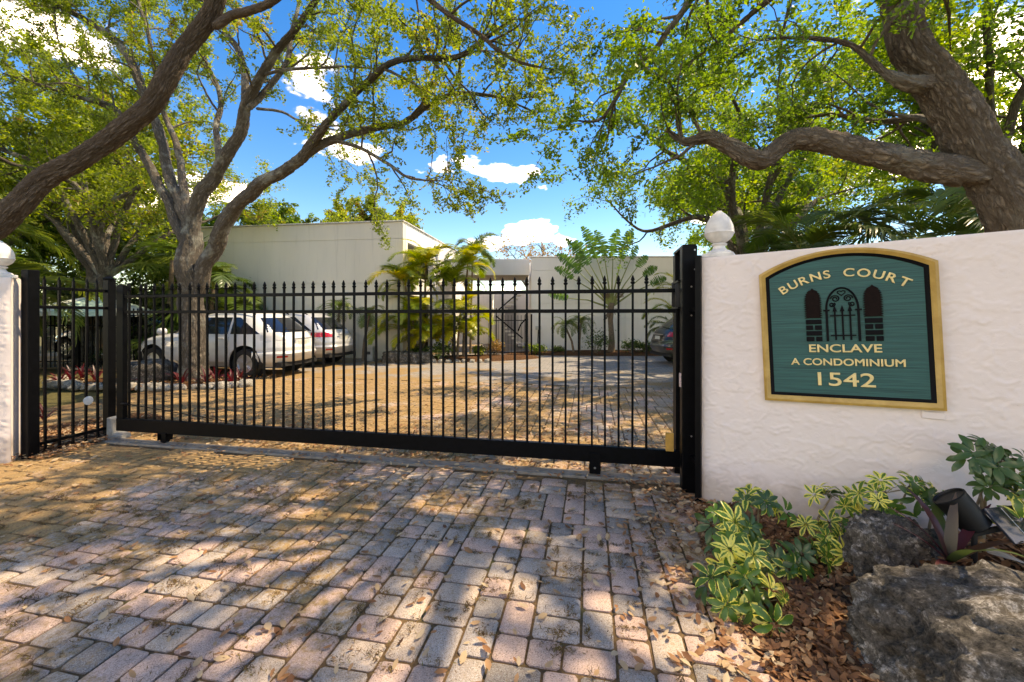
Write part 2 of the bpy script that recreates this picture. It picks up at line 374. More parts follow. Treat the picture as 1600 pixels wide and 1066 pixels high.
# pavers: squares and rectangles laid in mixed bond
rng = random.Random(4)
U = .081
def tile(w, h, seed):
    """fill a w x h grid with 3x2, 2x3 and 2x2 stones by depth first search"""
    rg = random.Random(seed); g = [[0] * w for _ in range(h)]; out = []; st = []
    def first(y0):
        for y in range(y0, h):
            for x in range(w):
                if not g[y][x]: return x, y
        return None
    def fits(x, y, a, b):
        if x + a > w or y + b > h: return False
        if any(g[y + j][x + i] for j in range(b) for i in range(a)): return False
        k = x + a; run = 0
        while k < w and not g[y][k]: run += 1; k += 1
        return run != 1
    def put(x, y, a, b, q):
        for j in range(b):
            for i in range(a): g[y + j][x + i] = q
    pos = first(0); steps = 0
    def opts():
        o = [(3, 2), (3, 2), (2, 3), (2, 3), (2, 2)]; rg.shuffle(o)
        r = []
        for q in o:
            if q not in r: r.append(q)
        return r
    st.append((pos, opts()))
    while st and steps < 400000:
        steps += 1
        (x, y), op = st[-1]
        placed = False
        while op:
            a, b = op.pop()
            if fits(x, y, a, b):
                put(x, y, a, b, 1); out.append((x, y, a, b)); placed = True; break
        if not placed:
            st.pop()
            if out: q = out.pop(); put(*q, 0)
            continue
        nx = first(y)
        if nx is None: break
        st.append((nx, opts()))
    return out
def stone(a, b, rg, low=False):
    """verts and faces of one tumbled stone, centre at origin, top near z=0"""
    hx, hy = a * U / 2 - .0068, b * U / 2 - .0068
    def ring(ins, z, c):
        x, y = hx - ins, hy - ins
        pts = [(x - c, -y), (x, -y + c), (x, y - c), (x - c, y), (-x + c, y), (-x, y - c), (-x, -y + c), (-x + c, -y)]
        return [(p[0] + rg.uniform(-.002, .002), p[1] + rg.uniform(-.002, .002), z + rg.uniform(-.0012, .0012)) for p in pts]
    vs = ring(0, -.03, .014) + ring(0, -.009, .014) + ring(.011, 0, .016)
    fs = [(i, (i + 1) % 8, 8 + (i + 1) % 8, 8 + i) for i in range(8)] + [(8 + i, 8 + (i + 1) % 8, 16 + (i + 1) % 8, 16 + i) for i in range(8)]
    fs += [tuple(range(16, 24))]
    return (vs, fs)
def bed_edge(Y):   # x of the edge between paving and planting bed
    return float(np.interp(Y, [0.5, 1.6, 1.9, 2.45, 3.0, 3.6, 3.9], [1.2, 1.2, 1.17, 1.24, 1.42, 1.66, 1.75]))
stones = []
for (u0, v0, w, h, seed) in ((-7.9, .10, 116, 48, 3), (-8.4, 4.15, 150, 62, 8)):
    for (x, y, a, b) in tile(w, h, seed):
        c = uv2w(u0 + (x + a / 2) * U, v0 + (y + b / 2) * U)
        if v0 < 1 and (c.x > bed_edge(c.y) + .12 or c.y < .5): continue
        stones.append((c, a, b))
def vis(c):
    if c.y < 1.55: return None
    px = 800 + c.x / c.y * FPX; py = 493 + CAMH * FPX / c.y
    return c.length if -20 < px < 1230 and py < 1085 else None
near = sorted([s for s in stones if vis(s[0])], key=lambda s: vis(s[0]))[:300]; nid = set(id(s) for s in near)
protos = {}
for a, b in ((3, 2), (2, 3), (2, 2)):
    for k in range(4):
        for q in range(2):
            vs, fs = stone(a, b, rng); mm = MB().add(vs, fs); protos[(a, b, k, q)] = mm.mesh('paver', PAV[k], None, True)
def kcol(): return rng.choices((0, 1, 2, 3), (42, 24, 24, 10))[0]
far = MB(); ftone = []
for s in stones:
    c, a, b = s; k = kcol()
    tilt = (rng.uniform(-.012, .012), rng.uniform(-.012, .012), ANG + rng.uniform(-.012, .012))
    dz = rng.uniform(-.004, .003)
    if id(s) in nid:
        link('paver', protos[(a, b, k, rng.randrange(2))], paving, (c.x, c.y, dz), tilt)
    else:
        vs, fs = stone(a, b, rng); Rm = Matrix.Rotation(tilt[2], 3, 'Z')
        far.add([Rm @ Vector(v) + Vector((c.x, c.y, dz)) for v in vs], fs, k); ftone += [rng.random()] * len(fs)
fo = far.build('farther_pavers', PAV, paving)
at = fo.data.attributes.new('tone', 'FLOAT', 'FACE'); at.data.foreach_set('value', ftone[:len(fo.data.polygons)])
tag(fo, kind='stuff', label='paving stones farther along the driveway')

# planting bed on the right, rising to the wall
def bed_z(x, y):
    e = x - bed_edge(y)
    z = -.02 + .06 * min(1, max(0, e / .25))
    z += .22 * max(0, min(1, (x - 1.75) / .4)) * max(0, min(1, (2.75 - y) / .4))
    return z
m = MB(); nx_, ny_ = 60, 70; vs = []
for j in range(ny_ + 1):
    for i in range(nx_ + 1):
        y = .3 + 3.9 * j / ny_; x = bed_edge(y) - .03 + (4.2 - bed_edge(y)) * (i / nx_) ** 1.3
        vs.append((x, y, bed_z(x, y) + .02 * mnoise.noise(Vector((x * 5, y * 5, 0))) * min(1, i / 3)))
m.add(vs, [(j*(nx_+1)+i, j*(nx_+1)+i+1, (j+1)*(nx_+1)+i+1, (j+1)*(nx_+1)+i) for j in range(ny_) for i in range(nx_)])
tag(m.build('planting_bed', MAT['mulch'], smooth=2), kind='structure', label='mulched planting bed along the white wall')
# tree island inside the courtyard and the beds along the buildings
def island(name, poly, z, label):
    cx = sum(p[0] for p in poly) / len(poly); cy = sum(p[1] for p in poly) / len(poly); n = len(poly); vs = []
    for k, (f, zz_) in enumerate(((1, -.01), (.9, z * .7), (.5, z), (.05, z * 1.1))):
        for p in poly: vs.append((cx + (p[0] - cx) * f, cy + (p[1] - cy) * f, zz_ + .02 * rng.uniform(-1, 1) * (k > 0)))
    fs = [(k*n+i, k*n+(i+1)%n, (k+1)*n+(i+1)%n, (k+1)*n+i) for k in range(3) for i in range(n)] + [tuple(range(3*n, 4*n))]
    m = MB().add(vs, fs); tag(m.build(name, MAT['mulch'], smooth=2), kind='structure', label=label)
def ell(cx, cy, a, b, n=28, rz=0):
    return [(cx + a*math.cos(t)*math.cos(rz) - b*math.sin(t)*math.sin(rz), cy + a*math.cos(t)*math.sin(rz) + b*math.sin(t)*math.cos(rz)) for t in [2*math.pi*i/n for i in range(n)]]
island('tree_bed', ell(-8.1, 9.3, 2.35, .72, rz=R(-5)), .07, 'soil bed around the courtyard oak')
island('palm_bed', ell(-1.75, 14.6, 2.9, 1.0, rz=R(12)), .1, 'soil bed under the golden palms')
island('rear_bed', ell(4.2, 16.6, 4.6, .95), .1, 'soil bed along the rear building')
island('fence_bed', ell(-5.75, 5.4, .75, 1.1), .03, 'leaf covered soil behind the side fence')
# ---- fast mesh from arrays
def quads(name, v, f, mt, tone=None):
    me = bpy.data.meshes.new(name); me.vertices.add(len(v)); me.vertices.foreach_set('co', np.ascontiguousarray(v, dtype=np.float32).ravel())
    k = f.shape[1]; me.loops.add(f.size); me.loops.foreach_set('vertex_index', np.ascontiguousarray(f, dtype=np.int32).ravel())
    me.polygons.add(len(f)); me.polygons.foreach_set('loop_start', np.arange(0, f.size, k, dtype=np.int32)); me.polygons.foreach_set('loop_total', np.full(len(f), k, np.int32))
    me.update(calc_edges=True)
    if tone is not None:
        a = me.attributes.new('tone', 'FLOAT', 'FACE'); a.data.foreach_set('value', tone.astype(np.float32))
    me.materials.append(mt); return me
# ================================================================ BOUNDARY WALLS
WD = Vector((.835, -.5502, 0)).normalized(); WNB = Vector((-WD.y, WD.x, 0))      # along the right wall, into it
W0 = Vector((1.575, 3.40, 0)); WRZ = math.atan2(WD.y, WD.x)
def wall(name, label, o, d, nb, length, z0, z1, th=.25):
    t = thing(name, label, 'wall', o)
    n, k = 40, 30; vs = []
    prof = [(0, -.08)] + [(0, -.08 + .02 + i / k) for i in range(0)]
    m = MB()
    # closed box with a hand-floated, slightly wavy face and softened top edge
    def pt(s, b, z): q = o + d * s + nb * b; return Vector((q.x, q.y, z))
    sec = [(0, -.1), (0, .3), (0, .7), (0, 1.1), (0, 1.5), (0, -1), (.012, -2), (.05, -3), (th - .05, -3), (th - .012, -2), (th, -1), (th, -.1)]
    for i in range(n + 1):
        s = length * i / n; H = z0 + (z1 - z0) * i / n + .006 * mnoise.noise(Vector((s * 3, 1.3, 0)))
        for (b, z) in sec:
            zz_ = {-1: H - .04, -2: H - .012, -3: H}.get(z, z)
            w = .006 * mnoise.noise(Vector((s * 2.2, zz_ * 2.2, 4))) if b == 0 and 0 < i < n else 0
            vs.append(pt(s, b + w, zz_))
    q = len(sec)
    fs = [(i*q+j, (i+1)*q+j, (i+1)*q+j+1, i*q+j+1) for i in range(n) for j in range(q - 1)]
    fs += [tuple(range(q)), tuple(range(n*q, (n+1)*q))[::-1]]
    m.v = []; m.f = []; m.mi = []
    m.add([v + nb * .012 if (i_ % q) < 6 else v for i_, v in enumerate(vs)], fs); m.build('stucco_body', MAT['wall_white'], t, world=True, smooth=True)
    # hand-trowelled coat: real relief, plateaus of mortar with ragged edges
    st_ = .0092 if z0 > 2 else .014; nu, nv_ = int(length / st_), int((z0 + .05) / st_); V = np.zeros((nv_ + 1, nu + 1, 3))
    for j in range(nv_ + 1):
        for i in range(nu + 1):
            s = length * i / nu; H = z0 + (z1 - z0) * i / nu - .006; z = -.05 + (H + .05) * j / nv_
            p_ = Vector((s * 1.0, z * 1.25, 3.7)); wq = p_ + Vector((mnoise.noise(p_ * 9), mnoise.noise(p_ * 9 + Vector((7, 0, 0))), 0)) * .09
            f1 = mnoise.noise(wq * 6.2) + .5 * mnoise.noise(wq * 15) + .3 * mnoise.noise(wq * 36)
            f2 = mnoise.noise(wq * 11 + Vector((0, 9, 0))) + .6 * mnoise.noise(wq * 28)
            k1 = min(1, max(0, (f1 - .12) / .03)) * (1 - .7 * min(1, max(0, (f1 - .17) / .5))); k2 = min(1, max(0, (f2 - .3) / .035)) * (1 - .6 * min(1, max(0, (f2 - .36) / .4)))
            h_ = .0045 * k1 + .0034 * k2 + .0035 * mnoise.noise(p_ * 3) + .0016 * mnoise.noise(p_ * 38)
            ed = min(1, j / 3, (nv_ - j) / 2, i / 2); q_ = o + d * s - nb * (h_ * ed - .004 * (1 - ed)); V[j, i] = (q_.x, q_.y, z)
    b_ = np.arange((nv_ + 1) * (nu + 1)).reshape(nv_ + 1, nu + 1)
    F_ = np.stack([b_[:-1, :-1], b_[:-1, 1:], b_[1:, 1:], b_[1:, :-1]], -1).reshape(-1, 4)
    me = quads('trowelled_coat', V.reshape(-1, 3) - np.array(o[:]), F_, MAT['wall_white']); me.polygons.foreach_set('use_smooth', np.ones(len(F_), bool))
    link('trowelled_coat', me, t)
    return t
wall('stucco_wall', 'white stucco entrance wall that carries the teal sign', W0, WD, WNB, 2.6, 2.033, 2.085)
LW0 = Vector((-5.30, 4.33, 0)); LWD = Vector((-WD.x, WD.y, 0)); LWN = Vector((-WNB.x, WNB.y, 0))
wall('stucco_wall', 'white stucco wall end beside the short side fence', LW0, LWD, LWN, 2.4, 1.955, 1.98)

def finial(label, c):
    t = thing('wall_finial', label, 'finial', c, 0, 'white cast finials on the wall ends')
    m = MB().box((0, 0, .014), (.235, .235, .036), rz=WRZ); m.build('plinth', MAT['cast_white'], t, bevel=.006)
    m = MB().lathe((0, 0, 0), [(.098, .030), (.1, .045), (.085, .058), (.06, .068), (.048, .085), (.046, .10), (.058, .107), (.062, .115), (.055, .122)], 28)
    m.build('stem', MAT['cast_white'], t, smooth=True)
    def mod(a, z):
        k = max(0, 1 - abs(z - .185) / .06)
        return 1 + .045 * k * abs(math.sin(4 * a)) + .012 * math.sin(11 * a + z * 60) * (z > .2) * (z < .37)
    prof = []
    for i in range(26):
        f = i / 25; z = .118 + .277 * f
        r = .110 * math.sin(math.pi * f ** .78) ** .60 if 0 < f < 1 else .02
        if .30 < f < .36: r += .006
        prof.append((max(r, .012), z))
    MB().lathe((0, 0, 0), prof, 48, mod=mod).build('egg', MAT['cast_white'], t, smooth=True)
    return t
c = W0 + WD * .115 + WNB * .125
finial('carved egg finial on the wall that carries the teal sign', (c.x, c.y, 2.03))
c = LW0 + LWD * .12 + LWN * .125
finial('carved egg finial on the wall beside the short side fence', (c.x, c.y, 1.95))
# small cover plate on the wall
q = W0 + WD * 1.37 - WNB * .006
t = thing('cover_plate', 'small painted cover plate on the wall just below the sign', 'cover plate', (q.x, q.y, .905), WRZ)
MB().box((0, 0, 0), (.11, .014, .045)).build('plate', MAT['wall_white'], t, bevel=.003)

# ================================================================ SIGN
TILT = R(2.4); q = W0 + WD * .937 - WNB * .004
sign = thing('entrance_sign', 'teal carved wood sign in a gold frame reading Burns Court Enclave', 'sign', (q.x, q.y, .925), rot=(0, -TILT, WRZ))
def arch(hw, z0, zs, zp, n=22):
    """outline with a segmental arch top"""
    rise = zp - zs; Rr = (hw * hw + rise * rise) / (2 * rise); a0 = math.asin(hw / Rr)
    top = [(Rr * math.sin(a), zp - Rr + Rr * math.cos(a)) for a in [a0 - 2 * a0 * i / n for i in range(n + 1)]]
    return [(-hw, z0), (hw, z0)] + top
def frame_part(name, oo, ii, y0, y1, ymid, mt, par):
    """moulding between two matching outlines"""
    n = len(oo); m = MB()
    vs = [(p[0], 0.0, p[1]) for p in oo] + [(p[0], y0, p[1]) for p in oo] + [(a[0]*.6+b[0]*.4, ymid, a[1]*.6+b[1]*.4) for a, b in zip(oo, ii)] + [(p[0], y1, p[1]) for p in ii] + [(p[0], 0.0, p[1]) for p in ii]
    m.add(vs, [(r*n+i, r*n+(i+1)%n, (r+1)*n+(i+1)%n, (r+1)*n+i) for r in range(4) for i in range(n)])
    return m.build(name, mt, par, smooth=True)
def wood_grain(name, a, b_, sc=(1, 1, 60), bstr=.6, rough=.6):
    m, nt, b = new_mat(name); v = vec(nt, 'obj', sc)
    n = nz(nt, v, 2.2, 5, .65, .3)
    nt.links.new(ramp(nt, n, [(.32, a), (.68, b_)]), b.inputs['Base Color']); b.inputs['Roughness'].default_value = rough
    bump(nt, b, n, bstr, .006); return m
MAT['teal'] = wood_grain('teal_wood', (.005, .05, .048), (.017, .125, .112))
MAT['gold'] = wood_grain('gold_paint', (.40, .23, .05), (.56, .345, .095), (4, 4, 4), .15, .45)
MAT['gold_letter'] = simple('gold_letter', (.82, .62, .28), .45, var=.1, vs=30)
MAT['sign_black'] = simple('sign_black', (.004, .004, .005), .6, spec=.1)
MAT['sign_brown'] = simple('sign_brown', (.010, .005, .004), .7, var=.3, vs=40, spec=.1)
O1 = arch(.49, 0, .955, 1.096); O2 = arch(.448, .045, .931, 1.06); O3 = arch(.424, .066, .919, 1.04)
b0 = MB().prism(arch(.44, .05, .925, 1.05), -.003, -.016).build('board', MAT['teal'], sign)
frame_part('gold_frame', O1, O2, -.034, -.030, -.042, MAT['gold'], sign)
frame_part('black_border', O2, O3, -.026, -.018, -.024, MAT['sign_black'], sign)
def text_mesh(body, cap, width=None, sx=1.25, ext=.005, off=.0):
    cu = bpy.data.curves.new('t', 'FONT'); cu.body = body; cu.extrude = ext; cu.bevel_depth = .0012; cu.bevel_resolution = 0; cu.offset = off
    cu.size = 1.0; cu.align_x = 'LEFT'
    cu.extrude = ext / cap * .72; cu.bevel_depth = .0016 / cap * .72
    o = bpy.data.objects.new('t', cu); COL.objects.link(o); bpy.context.view_layer.update()
    dg = bpy.context.evaluated_depsgraph_get(); me = bpy.data.meshes.new_from_object(o.evaluated_get(dg))
    bpy.data.objects.remove(o); bpy.data.curves.remove(cu)
    co = np.array([v.co[:] for v in me.vertices]); mn, mx = co.min(0), co.max(0)
    k = cap / (mx[1] - mn[1]); kx = (width / (mx[0] - mn[0])) if width else k * sx
    co[:, 0] = (co[:, 0] - (mn[0] + mx[0]) / 2) * kx; y = (co[:, 1] - mn[1]) * k; z = co[:, 2] * k
    out = np.stack([co[:, 0], -z, y], 1)
    me.vertices.foreach_set('co', out.ravel()); me.update()
    me.materials.clear(); me.materials.append(MAT['gold_letter'])
    return me, (mx[0] - mn[0]) * kx
def serif(me_name, w): pass
for body, zb, cap, wd in (('ENCLAVE', .366, .057, .40), ('A CONDOMINIUM', .272, .05, .625), ('1542', .128, .095, .315)):
    me, w = text_mesh(body, cap, wd, off=-.004)
    link('lettering', me, sign, (0, -.019, zb))
# arched top line, letter by letter
arc_l = 'BURNS COURT'; wid = []; mes = []
for ch in arc_l:
    if ch == ' ': wid.append(.045); mes.append(None); continue
    me, w = text_mesh(ch, .058, None, 1.16, off=-.004); mes.append(me); wid.append(w)
gap = .012; tot = sum(wid) + gap * (len(wid) - 1); RA = .61; s_ = -tot / 2
for me, w in zip(mes, wid):
    a = (s_ + w / 2) / RA * 1.0
    if me: link('letter', me, sign, (RA * math.sin(a), -.019, .897 - RA + RA * math.cos(a)), (0, a, 0))
    s_ += w + gap
# emblem: clipped cypresses on brick piers beside a scrolled garden gate
for sx in (-1, 1):
    cx = sx * .165
    pts = []; n = 13
    for i in range(n + 1):
        f = i / n; w = .047 * (1 - max(0, (f - .55) / .45) ** 2.2) ** .5 if f < 1 else .004
        z = .612 + .205 * f
        pts += [(w + .006, z), (max(.002, w - .008), z + .011)]
    poly = [(p[0] + cx, p[1]) for p in pts] + [(-p[0] + cx, p[1]) for p in reversed(pts)]
    MB().prism(poly, -.014, -.026).build('cypress', MAT['sign_brown'], sign)
    for r_ in range(4):
        z0 = .445 + r_ * .041
        segs = [(-.046, .046)] if r_ % 2 else [(-.046, -.004), (.006, .046)]
        if r_ == 0: segs = [(-.046, .0), (.01, .046)]
        for a, b in segs:
            MB().box((cx + (a + b) / 2, -.02, z0 + .017), (b - a, .012, .033)).build('brick', MAT['sign_black'], sign, bevel=.002)
for sx in (-1, 1):
    m = MB().box((sx * .088, -.02, .553), (.014, .012, .216)).box((sx * .088, -.02, .664), (.036, .013, .012)); m.build('pier_post', MAT['sign_black'], sign)
archp = [(.088 * math.cos(a), -.02, .67 + .15 * math.sin(a)) for a in [math.pi * i / 24 for i in range(25)]]
MB().tube(archp, .007, 6).build('arch', MAT['sign_black'], sign, smooth=True)
for x in (-.042, 0, .042):
    MB().box((x, -.02, .558), (.010, .010, .21)).prism([(x - .013, .655), (x + .013, .655), (x, .698)], -.015, -.025).build('gate_bar', MAT['sign_black'], sign)
for z in (.485, .625):
    MB().box((0, -.0195, z), (.14, .008, .009)).build('gate_rail', MAT['sign_black'], sign)
for sx in (-1, 1):
    for (cx, cz, r0, tn, ph) in ((.035, .745, .026, 1.6, 0), (.055, .705, .018, 1.4, 2.4)):
        sp = [(sx * (cx + r0 * (1 - .75 * i / 26) * math.cos(ph + tn * 2 * math.pi * i / 26)), -.02, cz + r0 * (1 - .75 * i / 26) * math.sin(ph + tn * 2 * math.pi * i / 26)) for i in range(27)]
        MB().tube(sp, .0042, 5).build('scroll', MAT['sign_black'], sign, smooth=True)
hp = [(.022 * math.sin(t) ** 3 * 1.0, -.02, .785 + .0012 * (13 * math.cos(t) - 5 * math.cos(2*t) - 2 * math.cos(3*t) - math.cos(4*t))) for t in [2 * math.pi * i / 30 for i in range(31)]]
MB().tube(hp, .0035, 5).build('heart', MAT['sign_black'], sign, smooth=True)

# ================================================================ SLIDING GATE
GL = Vector((-4.855, 5.052, 0)); GLEN = 6.55
gate = thing('sliding_gate', 'long black metal sliding gate with spear topped pickets across the driveway', 'gate', GL, ANG)
MB().box((GLEN / 2, 0, .212), (GLEN, .06, .155)).build('bottom_beam', MAT['black'], gate, bevel=.006)
for z in (1.783, 1.592): MB().box((GLEN / 2 + .05, 0, z), (GLEN - .1, .034, .036)).build('rail', MAT['black'], gate, bevel=.003)
MB().box((.055, 0, 1.105), (.105, .056, 1.63)).build('end_stile', MAT['black'], gate, bevel=.005)
MB().box((GLEN - .025, 0, 1.04), (.05, .05, 1.5)).build('end_stile', MAT['black'], gate, bevel=.005)
pm = MB().box((0, 0, 1.07), (.0195, .0195, 1.58))
def spear(m, z, r=.0195):
    prof = [(.0145, z), (.021, z + .012), (.021, z + .02), (.012, z + .026), (.019, z + .042), (.004, z + .085)]
    return m.lathe((0, 0, 0), prof, 8)
spear(pm, 1.85)
pme = pm.mesh('picket', MAT['black'], None, True)
np_ = 49
for i in range(np_):
    x = .165 + i * .1265
    if x > GLEN - .06: break
    link('picket', pme, gate, (x, 0, 0), (rng.uniform(-.004, .004), rng.uniform(-.004, .004) + (.03 if i == 1 else 0), 0))
def roller(x, front):
    m = MB()
    if front: m.box((x, -.043, .13), (.105, .012, .20)); m.lathe((x, -.052, .085), [(.012, -.005), (.012, .005)], 10, axis='Y')
    else: m.box((x - .055, 0, .10), (.012, .09, .09)).box((x + .055, 0, .10), (.012, .09, .09)).box((x, 0, .137), (.12, .09, .012))
    b = m.build('wheel_bracket', MAT['black'], gate, bevel=.002)
    if front: MB().lathe((x, -.054, .09), [(.010, -.005), (.008, .0)], 10, axis='Y').build('bolt', MAT['steel'], b)
    w = MB().lathe((x, 0, .078), [(.05, -.022), (.058, -.02), (.043, 0), (.058, .02), (.05, .022)], 20, axis='Y').build('wheel', MAT['black'], gate, smooth=True)
roller(.70, False); roller(5.76, True)
MB().box((GLEN - .11, -.045, .375), (.07, .03, .17)).build('stop_block', simple('amber_block', (.50, .27, .06), .6, var=.15, vs=15), gate, bevel=.004)
# tension cable
MB().tube([(.14, -.03, .47), (.5, -.03, .44), (1.6, -.035, .33)], .005, 6).build('cable', MAT['black'], gate)
MB().tube([(.09, -.03, .47), (.14, -.03, .47), (.19, -.03, .47)], [.014, .018, .012], 8).build('cable_anchor', MAT['black'], gate)
# white reflector disc hangs on the short fence, below.
trk = thing('gate_track', 'low steel wheel track on a concrete strip under the sliding gate', 'track', GL, ANG)
MB().box((3.25, 0, -.002), (6.9, .16, .028)).build('concrete_strip', simple('old_concrete', (.24, .205, .165), .9, var=.25, vs=12, bmp=.5), trk, bevel=.005)
m = MB().prism([(-.028, .012), (.028, .012), (0, .036)], -.15, 6.65, plane='YZ'); m.build('v_rail', simple('worn_steel', (.17, .15, .13), .6, .3, .3), trk)

# guide post on the right: two uprights straddling the gate, joined by a top plate
gp = thing('gate_post', 'tall black double gate post beside the white wall', 'gate post', (1.56, 3.62, 0))
MB().box((0, 0, 1.08), (.125, .10, 2.16), rz=ANG).build('front_upright', MAT['black'], gp, bevel=.006)
MB().box((.105, .43, 1.075), (.12, .10, 2.15), rz=ANG).build('rear_upright', MAT['black'], gp, bevel=.006)
MB().bar((.0, -.02, 2.165), (.105, .46, 2.165), .11, .02).build('top_plate', MAT['black'], gp)
m = MB().bar((-.03, .04, 1.86), (.05, .40, 1.86), .09, .014).bar((-.03, .04, 1.62), (.05, .40, 1.62), .09, .014)
br = m.build('guide_bracket', MAT['black'], gp)
for dx, dy in ((-.025, .14), (.005, .30)):
    MB().lathe((dx, dy, 1.74), [(.03, -.11), (.035, -.10), (.035, .10), (.03, .11)], 16).build('guide_roller', MAT['rubber'], gp, smooth=True)
for z in (2.12, 1.95, 1.80, 1.55, .5): MB().lathe((-.002 + .03 * (z > 1.9), -.058, z), [(.008, -.006), (.006, .0)], 8, axis='Y').build('bolt', MAT['steel'], gp)
MB().box((-.074, .0, .98), (.008, .05, .12), rz=ANG).build('warning_sticker', simple('sticker', (.6, .45, .43), .5, var=.3, vs=40), gp)
sp = thing('slim_post', 'slim black post between the gate post and the white wall', 'post', (1.545, 3.395, 0))
MB().box((0, 0, 1.02), (.045, .06, 2.05), rz=WRZ).build('upright', MAT['black'], sp, bevel=.003)
MB().bar((0, .03, .32), (.02, .19, .32), .03).bar((0, .03, 1.6), (.02, .19, 1.6), .03).build('tie', MAT['black'], sp)

# short fence between the left wall end and the gate
A = Vector((-5.255, 4.47, 0)); B = Vector((-5.13, 5.22, 0)); FD = (B - A).normalized(); FL = (B - A).length; FRZ = math.atan2(FD.y, FD.x)
sf = thing('side_fence', 'short black picket fence between the white wall end and the gate', 'fence', A, FRZ)
MB().box((0, 0, 1.02), (.10, .10, 2.05)).build('post', MAT['black'], sf, bevel=.005)
pb = MB().box((FL, 0, 1.0), (.09, .09, 2.0)).build('post', MAT['black'], sf, bevel=.005)
MB().lathe((FL, 0, 2.0), [(.062, 0), (.075, .006), (.075, .02), (.05, .03), (.02, .05)], 4).build('post_cap', MAT['black'], pb)
for z in (1.857, 1.642, .125): MB().box((FL / 2, 0, z), (FL - .08, .032, .034)).build('rail', MAT['black'], sf, bevel=.003)
pk = MB().box((0, 0, .99), (.021, .021, 1.94)).lathe((0, 0, 0), [(.0145, 1.955), (.003, 1.998)], 4).mesh('picket', MAT['black'])
for i in range(5): link('picket', pk, sf, (.125 + i * .127, 0, 0), (rng.uniform(-.006, .006), rng.uniform(-.01, .01), 0))
rf = thing('reflector_disc', 'round white reflector disc on the short side fence', 'reflector', A + FD * .50 + Vector((.03, -.005, .52)), FRZ)
MB().lathe((0, -.012, 0), [(.05, 0), (.052, -.006), (.045, -.01), (.012, -.010)], 24, axis='Y').build('disc', simple('reflector_white', (.7, .7, .68), .3), rf, smooth=True)
ft = thing('concrete_footing', 'pale concrete footing between the side fence and the gate end', 'footing', (-4.99, 5.19, 0))
MB().prism([(-.09, -.04), (.13, -.04), (.10, .05), (.0, .07), (-.02, .26), (-.085, .27)], -.07, .07).build('block', simple('footing_concrete', (.30, .285, .26), .9, var=.25, vs=15, bmp=.4), ft, bevel=.01)
# ================================================================ BUILDINGS
def band_wall(par, x0, x1, y, zs, th, mt, vsplit=(), jt=.014):
    """rendered wall in panels with recessed joints; faces -Y at y"""
    xs = [x0] + list(vsplit) + [x1]
    for a, b in zip(xs, xs[1:]):
        for z0, z1 in zip(zs, zs[1:]):
            MB().box(((a + b) / 2, y + th / 2, (z0 + z1) / 2), (b - a - jt, th, z1 - z0 - jt)).build('wall_panel', mt, par, bevel=.004)
    MB().box(((x0 + x1) / 2, y + th / 2 + .02, (zs[0] + zs[-1]) / 2), (x1 - x0 - .05, th - .01, zs[-1] - zs[0] - .05)).build('wall_core', mt, par)

BR = R(-8.05)
lb = thing('flat_roofed_building', 'tall flat roofed cream building behind the parked cars', 'building', (-3.88, 14.6, 0), BR)
band_wall(lb, -8.2, 0, 0, [-.05, 2.72, 4.30, 4.90], .25, MAT['bldg_cream'])
H = 4.90
def sbox(y0, y1, z0, z1, name='wall_panel', mt='bldg_white', x=0, th=.25):  # sunlit side wall: brightness put into a lighter colour than the shaded front
    MB().box((x - th / 2, (y0 + y1) / 2, (z0 + z1) / 2), (th, y1 - y0, z1 - z0)).build(name, MAT[mt], lb, bevel=.004)
sbox(.262, 9.2, 4.22, H, x=-.003); sbox(.262, .42, -.05, 4.21, x=-.003); sbox(3.3, 9.2, -.05, 4.21, x=-.003)
sbox(.43, 3.29, 2.3, 3.0, x=-.003); sbox(.43, 3.29, 3.0, 4.21, 'window_recess', 'dark_void', x=-.9, th=.1); sbox(.43, 3.29, -.05, 2.29, 'doorway', 'dark_void', x=-.35, th=.1)  # near-black panels paint in the unlit interior behind both openings
m = MB(); m.add([(-.02, .44, 4.2), (-.02, 3.28, 4.2), (-.85, 3.28, 3.25), (-.85, .44, 3.25), (-.02, .44, 4.17), (-.02, 3.28, 4.17), (-.85, 3.28, 3.22), (-.85, .44, 3.22)],
      [(0,1,2,3),(7,6,5,4),(0,4,5,1),(1,5,6,2),(2,6,7,3),(3,7,4,0)]); m.build('sloped_awning', simple('awning_grey', (.16, .155, .15), .8), lb)
MB().box((-4.1, 4.6, H - .06), (7.7, 8.7, .1)).build('roof', MAT['trim'], lb)
MB().box((-4.1, .115, H + .022), (8.26, .32, .05)).build('coping', MAT['trim'], lb, bevel=.008)
MB().box((-.105, 4.74, H + .022), (.30, 8.92, .05)).build('coping', MAT['trim'], lb, bevel=.008)
MB().box((-8.07, 4.7, 2.4), (.24, 8.8, 4.9)).build('side_wall', MAT['bldg_cream'], lb)
MB().box((-4.1, 9.1, 2.4), (7.7, .2, 4.85)).build('rear_wall', MAT['bldg_cream'], lb)
d_ = MB().prism([(-.11, .0), (.11, .0), (.16, .2), (.16, .28), (-.16, .28), (-.16, .2)], .0, .16, 'YZ'); d_.v = [(a, b + 3.7, c + 4.35) for a, b, c in d_.v]
d_.build('rain_hopper', MAT['bldg_white'], lb)
MB().box((.06, 3.7, 2.2), (.1, .12, 4.3)).build('downpipe', MAT['bldg_white'], lb)

